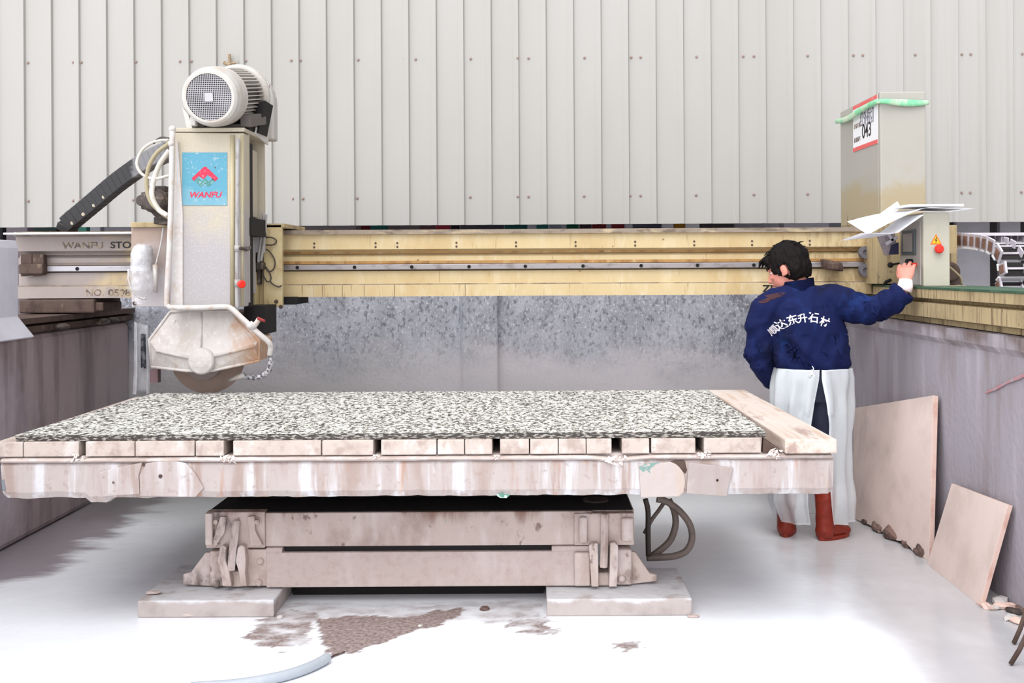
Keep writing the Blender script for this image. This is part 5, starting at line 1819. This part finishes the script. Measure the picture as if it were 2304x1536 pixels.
def jit(me, amp, sc, seed=0.0, mask=None):
    vs = me.vertices
    co = [v.co.copy() for v in vs]
    no_ = [v.normal.copy() for v in vs]
    for i, v in enumerate(vs):
        p = co[i]
        q = Vector((p.x * sc[0] + seed, p.y * sc[1], p.z * sc[2]))
        d = noise.fractal(q, 0.7, 2.0, 3)
        k = 1.0 if mask is None else mask(p)
        v.co = p + no_[i] * (amp * d * k)


# joints (pixel measured, true depth)
neck = P(1800, 642, 5.93)
head = P(1770, 603, 5.97)
chest = P(1808, 715, 5.93)
waist = P(1825, 815, 5.92)
hip = P(1826, 860, 5.93)
shL, elL, wrL = P(1728, 698, 5.92), P(1706, 792, 5.93), P(1737, 846, 6.05)
shR, elR, wrR = P(1880, 678, 5.90), P(1977, 694, 5.82), P(2036, 652, 5.76)
hL, kL, aL = P(1797, 880, 5.93), P(1785, 1020, 5.95), P(1768, 1172, 5.93)
hR, kR, aR = P(1856, 880, 5.91), P(1860, 1020, 5.88), P(1856, 1178, 5.84)
fwd = Vector((-0.82, 0.50, -0.40)).normalized()      # where the face looks
side = fwd.cross(Vector((0, 0, 1))).normalized()       # his right
upv = side.cross(fwd).normalized()
HM = Matrix((side, fwd, upv)).transposed() * 1.07              # local x right, y forward, z up

b = MB()
b.ball(head + HM @ Vector((0, -0.012, 0.022)), (0.076, 0.094, 0.092), HM, 24)
b.ball(head + HM @ Vector((0, 0.038, -0.035)), (0.060, 0.058, 0.078), HM, 20)
b.ball(head + HM @ Vector((0, 0.062, -0.082)), (0.034, 0.032, 0.028), HM, 14)       # chin
b.ball(head + HM @ Vector((0, 0.080, 0.022)), (0.046, 0.016, 0.012), HM, 14)         # brow
for q in (-1, 1):
    b.ball(head + HM @ Vector((q * 0.036, 0.070, -0.022)), (0.022, 0.020, 0.018), HM, 12)      # cheeks
    b.ball(head + HM @ Vector((q * 0.083, -0.008, -0.012)), (0.010, 0.019, 0.032), HM, 12)     # ears
    b.ball(head + HM @ Vector((q * 0.080, 0.004, -0.034)), (0.008, 0.010, 0.011), HM, 10)
b.tube([head + HM @ Vector((0, 0.088, 0.010)), head + HM @ Vector((0, 0.104, -0.018)), head + HM @ Vector((0, 0.112, -0.032)), head + HM @ Vector((0, 0.094, -0.040))], [0.009, 0.011, 0.014, 0.010], 10)
b.tube([head + HM @ Vector((-0.022, 0.088, -0.062)), head + HM @ Vector((0, 0.096, -0.060)), head + HM @ Vector((0.022, 0.088, -0.062))], [0.006, 0.009, 0.006], 8)
b.tube([head + Vector((0.025, 0.0, -0.03)), neck + Vector((0.0, 0.0, -0.0)), neck + Vector((0.01, 0, -0.08))], [0.052, 0.056, 0.07], 20)
# trunk
b.tube([neck + Vector((0.0, 0, -0.03)), P(1802, 672, 5.93), chest, P(1815, 770, 5.92), waist, hip, P(1826, 895, 5.93)],
       [(0.065, 0.055), (0.11, 0.075), (0.150, 0.095), (0.145, 0.095), (0.14, 0.095), (0.145, 0.10), (0.13, 0.09)], 24, ref=(1, 0, 0))
b.tube([neck + Vector((0, 0, -0.05)), shL, shL.lerp(elL, 0.5), elL, elL.lerp(wrL, 0.5), wrL], [0.05, 0.052, 0.044, 0.040, 0.035, 0.028], 16)
b.tube([neck + Vector((0.04, 0, -0.05)), shR, shR.lerp(elR, 0.5), elR, elR.lerp(wrR, 0.5), wrR], [0.05, 0.052, 0.044, 0.040, 0.035, 0.028], 16)
for h_, k_, a_ in ((hL, kL, aL), (hR, kR, aR)):
    b.tube([h_ + Vector((0, 0, 0.06)), h_, h_.lerp(k_, 0.5), k_, k_.lerp(a_, 0.35), a_, a_ + Vector((0, 0, -0.07))], [0.08, 0.085, 0.072, 0.055, 0.054, 0.036, 0.034], 18)
    b.tube([a_ + Vector((0, 0, -0.06)), a_ + Vector((0.02, 0.06, -0.085))], [0.035, 0.03], 12)


def hand(b, w_, pdir, ndir, curl, s=1.0, spread=1.0):
    """palm from wrist w_ along pdir; ndir = back of the hand; curl per finger"""
    pdir = pdir.normalized()
    ndir = (ndir - pdir * ndir.dot(pdir)).normalized()
    sd_ = pdir.cross(ndir)                     # towards the little finger or thumb
    M3 = Matrix((sd_, ndir, pdir)).transposed()
    b.tube([w_ - pdir * 0.02, w_ + pdir * 0.015, w_ + pdir * 0.05, w_ + pdir * 0.085], [(0.028, 0.021), (0.034, 0.020), (0.046, 0.019), (0.049, 0.016)], 16, ref=sd_)
    for i, (o, L_) in enumerate(((-0.037, 0.070), (-0.013, 0.080), (0.012, 0.077), (0.036, 0.060))):
        base = w_ + pdir * (0.078 - abs(o) * 0.12) + sd_ * o
        d = (pdir + sd_ * o * 2.0 * spread).normalized()
        pts = [base]
        for seg in (0.42, 0.32, 0.26):
            ang = curl[i]
            ax_ = d.cross(ndir).normalized()
            d = (Matrix.Rotation(-ang, 3, ax_) @ d).normalized()
            pts.append(pts[-1] + d * L_ * seg * s)
        b.tube(pts, [0.0112, 0.0098, 0.0090, 0.0078], 10)
        b.ball(pts[-1], 0.0072, n=8)
    # thumb from the side of the palm
    tb = w_ + pdir * 0.030 - sd_ * 0.030
    t1 = tb + (pdir * 0.75 - sd_ * 0.40 - ndir * 0.65).normalized() * 0.038
    t2 = t1 + (pdir * 0.9 - sd_ * 0.05 - ndir * 0.5).normalized() * 0.030
    t3 = t2 + (pdir * 0.8 + sd_ * 0.25 - ndir * 0.5).normalized() * 0.022
    b.tube([tb, t1, t2, t3], [0.016, 0.0125, 0.0105, 0.008], 10)
    b.ball(t3, 0.008, n=8)


# right hand: upright against the side of the box, back of the hand to the viewer
hand(b, P(2037, 636, 5.77), Vector((0.10, 0.16, 1.0)), Vector((-0.50, -0.85, 0.1)), [0.72, 0.66, 0.55, 0.62], 1.1)
# left hand: in front of the belly, hidden from here
hand(b, wrL + Vector((0.01, 0.02, -0.01)), Vector((0.55, 0.6, -0.25)), Vector((-0.2, -0.3, 0.9)), [0.35, 0.4, 0.45, 0.5])
body = remeshed(b, 0.0042, 3, 0.5)
link_mesh('body', body, SKIN, PR)

# face details
for q in (-1, 1):
    b = MB()
    b.ball(head + HM @ Vector((q * 0.031, 0.074, 0.002)), (0.012, 0.010, 0.007), HM, 12)
    e = obj('eye', b, EYEW, PR, smooth=True)
    b = MB()
    b.ball(head + HM @ Vector((q * 0.031, 0.083, 0.002)), (0.005, 0.002, 0.005), HM, 8)
    obj('pupil', b, BLACK, e)
    b = MB()
    b.tube([head + HM @ Vector((q * 0.014, 0.098, 0.024)), head + HM @ Vector((q * 0.034, 0.092, 0.031)), head + HM @ Vector((q * 0.052, 0.074, 0.024))], [(0.003, 0.005)] * 3, 8)
    obj('eyebrow', b, HAIR, PR)
b = MB()
b.tube([head + HM @ Vector((-0.020, 0.094, -0.062)), head + HM @ Vector((0, 0.103, -0.061)), head + HM @ Vector((0.020, 0.094, -0.062))], [0.004, 0.0065, 0.004], 8)
obj('lips', b, LIP, PR, smooth=True)

# hair: full cap over crown, back and temples
b = MB()
b.ball(head + HM @ Vector((0, -0.022, 0.036)), (0.098, 0.112, 0.100), HM, 28)
b.ball(head + HM @ Vector((0, -0.052, -0.010)), (0.092, 0.076, 0.092), HM, 22)
b.ball(head + HM @ Vector((0, 0.052, 0.066)), (0.070, 0.050, 0.040), HM, 18)
for q in (-1, 1):
    b.ball(head + HM @ Vector((q * 0.066, 0.036, 0.018)), (0.022, 0.034, 0.036), HM, 14)
    b.tube([head + HM @ Vector((q * 0.076, 0.024, 0.01)), head + HM @ Vector((q * 0.077, 0.026, -0.030))], [(0.011, 0.012), (0.005, 0.007)], 8)
hm = remeshed(b, 0.005, 2, 0.5)
# pull hair off the face and ears
inv = HM.inverted()
bmh = bmesh.new()
bmh.from_mesh(hm)
kill = []
for v in bmh.verts:
    l_ = inv @ (v.co - head)
    face_ = l_.y > 0.060 and l_.z < 0.030
    ear_ = abs(l_.x) > 0.070 and -0.030 < l_.y < 0.012 and l_.z < 0.012
    low = l_.z < -0.085
    if face_ or low:
        kill.append(v)
    elif ear_:
        v.co -= HM @ Vector((math.copysign(0.022, l_.x), 0, 0))
bmesh.ops.delete(bmh, geom=kill, context='VERTS')
bmh.to_mesh(hm)
bmh.free()
hm.update()
for v in hm.vertices:
    l_ = inv @ (v.co - head)
    d = noise.fractal(Vector((l_.x * 60, l_.y * 45, l_.z * 16)), 0.7, 2, 3) * 0.006 + noise.noise(Vector((l_.x * 22, l_.y * 18, l_.z * 9))) * 0.006
    v.co += v.normal * d
hair = link_mesh('hair', hm, HAIR, PR)
b = MB()
random.seed(3)
for i in range(36):
    an = random.uniform(0, 2 * PI)
    rr_ = random.uniform(0.1, 1.0)
    l0 = Vector((0.080 * rr_ * math.cos(an), -0.015 + 0.098 * rr_ * math.sin(an), 0.036 + 0.094 * math.sqrt(max(0, 1 - rr_ * rr_ * 0.9))))
    dr = Vector((random.uniform(-0.5, 0.5), 0.9 if l0.y > -0.02 else -0.7, random.uniform(-0.3, 0.25))).normalized()
    b.tube([head + HM @ l0, head + HM @ (l0 + dr * 0.022 + Vector((0, 0, 0.004))), head + HM @ (l0 + dr * 0.042 - Vector((0, 0, 0.006)))], [(0.007, 0.004), (0.006, 0.003), (0.001, 0.001)], 5)
# forelock falling over the brow
for k in range(7):
    x = -0.05 + k * 0.016
    b.tube([head + HM @ Vector((x, 0.070, 0.090)), head + HM @ Vector((x - 0.004, 0.105, 0.078)), head + HM @ Vector((x - 0.008, 0.122, 0.048 + 0.006 * (k % 3)))], [(0.009, 0.006), (0.008, 0.004), (0.002, 0.001)], 6)
obj('hair_tufts', b, HAIR, hair, smooth=True)

# jacket
b = MB()
b.tube([P(1801, 652, 5.93), P(1806, 668, 5.93), P(1806, 690, 5.925), P(1808, 725, 5.92), P(1818, 770, 5.92), P(1829, 800, 5.92), P(1832, 820, 5.92), P(1831, 830, 5.92)],
       [(0.085, 0.075), (0.165, 0.11), (0.200, 0.135), (0.205, 0.145), (0.205, 0.150), (0.212, 0.155), (0.205, 0.150), (0.190, 0.142)], 32, ref=(1, 0, 0))
b.tube([P(1795, 665, 5.93), P(1745, 676, 5.925), P(1722, 698, 5.92), P(1709, 735, 5.925), P(1706, 785, 5.93), P(1716, 822, 5.97), P(1732, 852, 6.03), P(1736, 860, 6.05)],
       [(0.075, 0.085), (0.080, 0.090), (0.082, 0.090), (0.078, 0.086), (0.072, 0.080), (0.060, 0.068), (0.046, 0.050), (0.040, 0.042)], 22, ref=(1, 0, 0))
b.tube([P(1830, 672, 5.925), P(1872, 676, 5.91), P(1895, 680, 5.90), P(1925, 690, 5.88), P(1955, 696, 5.85), P(1983, 692, 5.82), P(2008, 677, 5.79), P(2024, 664, 5.77), P(2032, 656, 5.765)],
       [0.080, 0.092, 0.092, 0.088, 0.080, 0.076, 0.072, 0.066, 0.058], 22)
b.tube([P(2014, 636, 5.94), P(2030, 646, 5.95), P(2048, 656, 5.96)], [(0.024, 0.040)] * 3, 12) if False else None
# elastic hem
b.tube([P(1831, 819, 5.92), P(1831, 832, 5.92)], [(0.205, 0.150), (0.188, 0.140)], 32, ref=(1, 0, 0))
jm = remeshed(b, 0.007, 3, 0.5)
for v in jm.vertices:
    p = v.co
    n_ = v.normal
    # drag folds: on the back they fan from the right shoulder down to the left hem
    d = 0.0
    kt = 0.35 if (p.y < 5.86 and 1.12 < p.z < 1.26 and 1.28 < p.x < 1.74) else 1.0
    s1 = math.sin((p.x * 0.80 + (p.z - 1.2) * 0.62 + 0.05 * noise.noise(p * 5)) * 48)
    k = max(0.0, 1 - abs(p.z - 1.0) / 0.28)
    d += 0.017 * s1 * k * (0.75 + noise.noise(p * 4 + Vector((3, 0, 0))))
    d += 0.020 * noise.noise(Vector((p.x * 8, p.y * 7, p.z * 5)))
    d += 0.018 * noise.noise(Vector(((p.x - 0.5 * p.z) * 16, 2, (p.z + 0.3 * p.x) * 5)))
    if p.x > 1.75:      # sleeve wrinkles round the arm
        d += 0.006 * 1.5 * math.sin((p.x * 1.0 + 0.25 * p.z) * 80 + 3 * noise.noise(p * 7))
    if p.x < 1.30 and p.z < 1.2:
        d += 0.005 * math.sin((p.z * 1.0 - 0.4 * p.x) * 75 + 3 * noise.noise(p * 6))
    v.co = p + n_ * d * kt
jb = bmesh.new()
jb.from_mesh(jm)
for _ in range(2):
    bmesh.ops.smooth_vert(jb, verts=jb.verts, factor=0.5, use_axis_x=True, use_axis_y=True, use_axis_z=True)
jb.to_mesh(jm)
jb.free()
jm.update()
jack = link_mesh('jacket', jm, JACK, PR)
bvh = BVHTree.FromPolygons([v.co.copy() + Vector(PR['_w']) for v in jm.vertices], [list(p.vertices) for p in jm.polygons])
# collar
b = MB()
cc = P(1795, 650, 5.94)
b.grid(lambda u, v: cc + Vector((0, 0, 0.012)) + Vector((0.084 * math.cos(2 * PI * u) + 0.004 * v, 0.070 * math.sin(2 * PI * u), -0.035 + 0.075 * v + 0.012 * math.cos(2 * PI * u))) * 1.0 + Vector((0.012 * (1 - v) * math.cos(2 * PI * u), 0.012 * (1 - v) * math.sin(2 * PI * u), 0)), 40, 6)
bmesh.ops.solidify(b.bm, geom=b.bm.faces[:], thickness=0.006)
obj('collar', b, JACK, jack, smooth=True)
# rolled cuff of the right sleeve
b = MB()
cdir = (P(2040, 640, 5.76) - P(2018, 664, 5.78)).normalized()
c0 = P(2032, 655, 5.765)
b.lathe(c0 - cdir * 0.02, cdir, [(-0.03, 0.060), (0, 0.070), (0.020, 0.070), (0.028, 0.062), (0.022, 0.050), (-0.01, 0.046)], 24)
cu_ = obj('cuff', b, JACK, jack, smooth=True)
b = MB()
b.tube([P(2033, 654, 5.765), P(2037, 642, 5.765), P(2038, 629, 5.77)], [0.044, 0.040, 0.034], 18)
obj('glove_cuff', b, CUFF, PR, smooth=True)['label'] = 'white knitted cuff'


def on_back(co):
    h, n_, i, d = bvh.ray_cast(Vector((co.x, 4.5, co.z)), Vector((0, 1, 0)))
    if h is None:
        return co
    return Vector((h.x, h.y - 0.0022, h.z))


def on_back_fine(name, s, size, M4, m_, parent, bold):
    return text_obj(name, s, size, M4, m_, parent, bold=bold, ext=0.0, project=on_back)


# arched lettering: 顺达东升石材
chars = [('顺', 1748, 748, 0.75, 0.036), ('达', 1763, 734, 0.50, 0.039), ('东', 1785, 723, 0.28, 0.042), ('升', 1807, 718, 0.12, 0.036), ('石', 1831, 716, -0.14, 0.043), ('材', 1857, 726, -0.38, 0.042)]
pr_parent = jack
for ch, px, py, an, sz in chars:
    M4 = facing(px, py, 5.75, an) @ Matrix.Translation((-sz * 0.55, -sz * 0.42, 0))
    on_back_fine('print_character', ch, sz * 1.42, M4, PRINT, pr_parent, 0.0012)
# stain on the left shoulder
b = MB()
for (px, py, r) in ((1728, 668, 0.020), (1742, 664, 0.018), (1718, 676, 0.013)):
    vs = [b.bm.verts.new(on_back(P(px + 22 * r / 0.02 * math.cos(a_) * (1 + 0.2 * math.sin(3 * a_)), py - 8 * math.cos(a_) * 0.5 - 6 * r / 0.02 * math.sin(a_), 5.9))) for a_ in [i * PI / 9 for i in range(18)]]
    cvt = b.bm.verts.new(on_back(P(px, py, 5.9)))
    for i in range(18):
        b.face([vs[i], vs[(i + 1) % 18], cvt])
obj('shoulder_stain', b, JSTAIN, jack)['label'] = 'brown stain'

# trousers
b = MB()
b.tube([P(1829, 812, 5.92), P(1828, 850, 5.92), P(1827, 900, 5.92)], [(0.165, 0.12), (0.175, 0.125), (0.16, 0.12)], 28, ref=(1, 0, 0))
for h_, k_, a_ in ((hL, kL, aL), (hR, kR, aR)):
    b.tube([h_, h_.lerp(k_, 0.5), k_, k_.lerp(a_, 0.5), a_ + Vector((0, 0, 0.09))], [0.098, 0.090, 0.072, 0.056, 0.044], 20)
tm = remeshed(b, 0.009, 3, 0.5)
jit(tm, 0.006, (14, 14, 7))
link_mesh('trousers', tm, JEANS, PR)

# boots
for a_, toe, nm in ((aL, Vector((0.35, 0.94, 0)), 'L'), (aR, Vector((0.82, 0.57, 0)), 'R')):
    toe = toe.normalized()
    gx, gy = a_.x, a_.y
    b = MB()
    zt_ = 0.30
    b.tube([Vector((gx + 0.005, gy, zt_)), Vector((gx + 0.004, gy, 0.2)), Vector((gx, gy, 0.12)), Vector((gx, gy, 0.05)), Vector((gx, gy, 0.018))], [0.062, 0.058, 0.050, 0.050, 0.046], 20)
    f0 = Vector((gx, gy, 0.045)) - toe * 0.035
    b.tube([f0, f0 + toe * 0.07 + Vector((0, 0, 0.008)), f0 + toe * 0.14 + Vector((0, 0, -0.004)), f0 + toe * 0.20 + Vector((0, 0, -0.010)), f0 + toe * 0.225 + Vector((0, 0, -0.014))],
           [(0.040, 0.045), (0.043, 0.050), (0.045, 0.040), (0.040, 0.032), (0.024, 0.020)], 18, ref=toe.cross(Vector((0, 0, 1))))
    mm = remeshed(b, 0.006, 3, 0.5)
    for v in mm.vertices:
        if v.co.z < 0.012:
            v.co.z = 0.012
        v.co += v.normal * 0.005 * noise.noise(Vector((v.co.x * 20, v.co.y * 20, v.co.z * 30)))
    bo = link_mesh('boot', mm, BOOT, PR)
    b = MB()
    k = 24
    pts = []
    for i in range(k):
        t = 2 * PI * i / k
        along = 0.118 * math.cos(t)
        wd = (0.046 + 0.006 * math.cos(t)) * math.sin(t)
        pts.append(Vector((gx, gy, 0)) + toe * (0.072 + along) + toe.cross(Vector((0, 0, 1))) * wd)
    b.prism(pts, (0, 0, 0.022))
    obj('sole', b, BOOT, bo, bevel=0.003)

# milky plastic sheet wrapped round from the front, tied at the back
def apron(z_lo, z_hi, nz_, m_, nm):
    t = MB()
    nu = 90
    def fn(u, v):
        z = z_hi + (z_lo - z_hi) * v
        # py of this height at DP
        py = VY + (CH - z) * F / DP
        key = [(828, 1828, 83, 0.160, 2), (850, 1827, 87, 0.170, 3), (900, 1825, 89, 0.175, 12), (950, 1824, 89, 0.175, 19), (1010, 1822, 88, 0.165, 21), (1080, 1822, 90, 0.16, 22), (1125, 1823, 92, 0.165, 24), (1175, 1832, 82, 0.15, 26)]
        for a_, c_ in zip(key, key[1:]):
            if py <= c_[0] or c_ is key[-1]:
                f = min(1.0, max(0.0, (py - a_[0]) / (c_[0] - a_[0])))
                cx, hw, dp, gp_ = [a_[i] + (c_[i] - a_[i]) * f for i in (1, 2, 3, 4)]
                break
        hw = hw * DP / F
        gp_ = gp_ * DP / F
        g0 = math.asin(min(0.95, gp_ / hw))
        an = -PI / 2 + g0 + u * (2 * PI - 2 * g0)
        low = max(0.0, (1.15 - z))
        r = 1 + (0.085 + 0.04 * low) * math.sin(an * 13 + 2.5 * noise.noise(Vector((an, z * 3, 0)))) * (0.4 + 0.6 * abs(noise.noise(Vector((an * 2, z * 2, 5)))))
        r += 0.05 * noise.noise(Vector((math.cos(an) * 3, math.sin(an) * 3, z * 6)))
        # folds gathered towards the knot
        dk = abs(((an + PI / 2 + PI) % (2 * PI)) - PI)
        if dk < 1.2 and z > 0.7:
            r += 0.05 * math.sin(dk * 16 - (0.93 - z) * 14) * (1.2 - dk)
        x = (cx - UX) * DP / F
        return Vector((x + hw * r * math.cos(an), DP + dp * r * math.sin(an), z + 0.012 * noise.noise(Vector((an * 3, 0, 9))) * (1 if v > 0.98 else 0)))
    t.grid(fn, nu, nz_)
    bmesh.ops.solidify(t.bm, geom=t.bm.faces[:], thickness=0.0012)
    return obj(nm, t, m_, PR, smooth=True)


zA = XZ(1828, 826, DP)[1]
zE = XZ(1828, 1168, DP)[1]
ap = apron(zE, zA, 72, APRON, 'apron')
ap['label'] = 'milky plastic apron tied at the back'
b = MB()
kc = P(1826, 838, 5.755)
b.ball(kc, (0.012, 0.008, 0.016), n=10)
b.tube([kc, kc + Vector((0.012, 0, 0.02)), kc + Vector((0.004, 0, 0.035))], [0.004, 0.003, 0.002], 6)
b.tube([kc, kc + Vector((-0.012, 0, -0.02)), kc + Vector((-0.004, 0, -0.03))], [0.005, 0.006, 0.002], 6)
b.tube([kc, kc + Vector((0.014, 0, -0.018)), kc + Vector((0.010, 0, -0.032))], [0.005, 0.006, 0.002], 6)
obj('knot', b, APRON, ap, smooth=True)

# fine spray hanging in the air behind and left of the saw blade
mv = bpy.data.materials.new('spray')
mv.use_nodes = True
N, L = mv.node_tree.nodes, mv.node_tree.links
N.remove(N['Principled BSDF'])
vs_ = N.new('ShaderNodeVolumeScatter')
vs_.inputs['Color'].default_value = (0.95, 0.95, 1.0, 1)
vs_.inputs['Anisotropy'].default_value = 0.2
g_ = N.new('ShaderNodeNewGeometry')
sp_ = N.new('ShaderNodeSeparateXYZ')
L.new(g_.outputs['Position'], sp_.inputs[0])
mr_ = N.new('ShaderNodeMapRange')
mr_.interpolation_type = 'SMOOTHSTEP'
for k_, v_ in (('From Min', 1.16), ('From Max', 0.45), ('To Min', 0.0), ('To Max', 0.8)):
    mr_.inputs[k_].default_value = v_
L.new(sp_.outputs[2], mr_.inputs[0])
nz = N.new('ShaderNodeTexNoise')
nz.inputs['Scale'].default_value = 1.3
nz.inputs['Detail'].default_value = 2
L.new(g_.outputs['Position'], nz.inputs['Vector'])
m1 = N.new('ShaderNodeMapRange')
for k_, v_ in (('From Min', 0.3), ('From Max', 0.7), ('To Min', 0.45), ('To Max', 1.4)):
    m1.inputs[k_].default_value = v_
L.new(nz.outputs['Fac'], m1.inputs[0])
mx_ = N.new('ShaderNodeMapRange')
for k_, v_ in (('From Min', 1.4), ('From Max', -2.2), ('To Min', 0.5), ('To Max', 1.25)):
    mx_.inputs[k_].default_value = v_
L.new(sp_.outputs[0], mx_.inputs[0])
q1 = N.new('ShaderNodeMath')
q1.operation = 'MULTIPLY'
L.new(mr_.outputs[0], q1.inputs[0])
L.new(m1.outputs[0], q1.inputs[1])
q2 = N.new('ShaderNodeMath')
q2.operation = 'MULTIPLY'
L.new(q1.outputs[0], q2.inputs[0])
L.new(mx_.outputs[0], q2.inputs[1])
L.new(q2.outputs[0], vs_.inputs['Density'])
L.new(vs_.outputs[0], N['Material Output'].inputs['Volume'])
b = MB()
b.box(-2.72, 2.0, 6.24, 7.38, 0.05, 1.18)
tag(obj('spray_mist', b, mv), 'pale spray mist hanging low before the back wall, thickest behind the saw blade', 'mist', kind='stuff')

for o in list(bpy.data.objects):
    if '_w' in o:
        del o['_w']
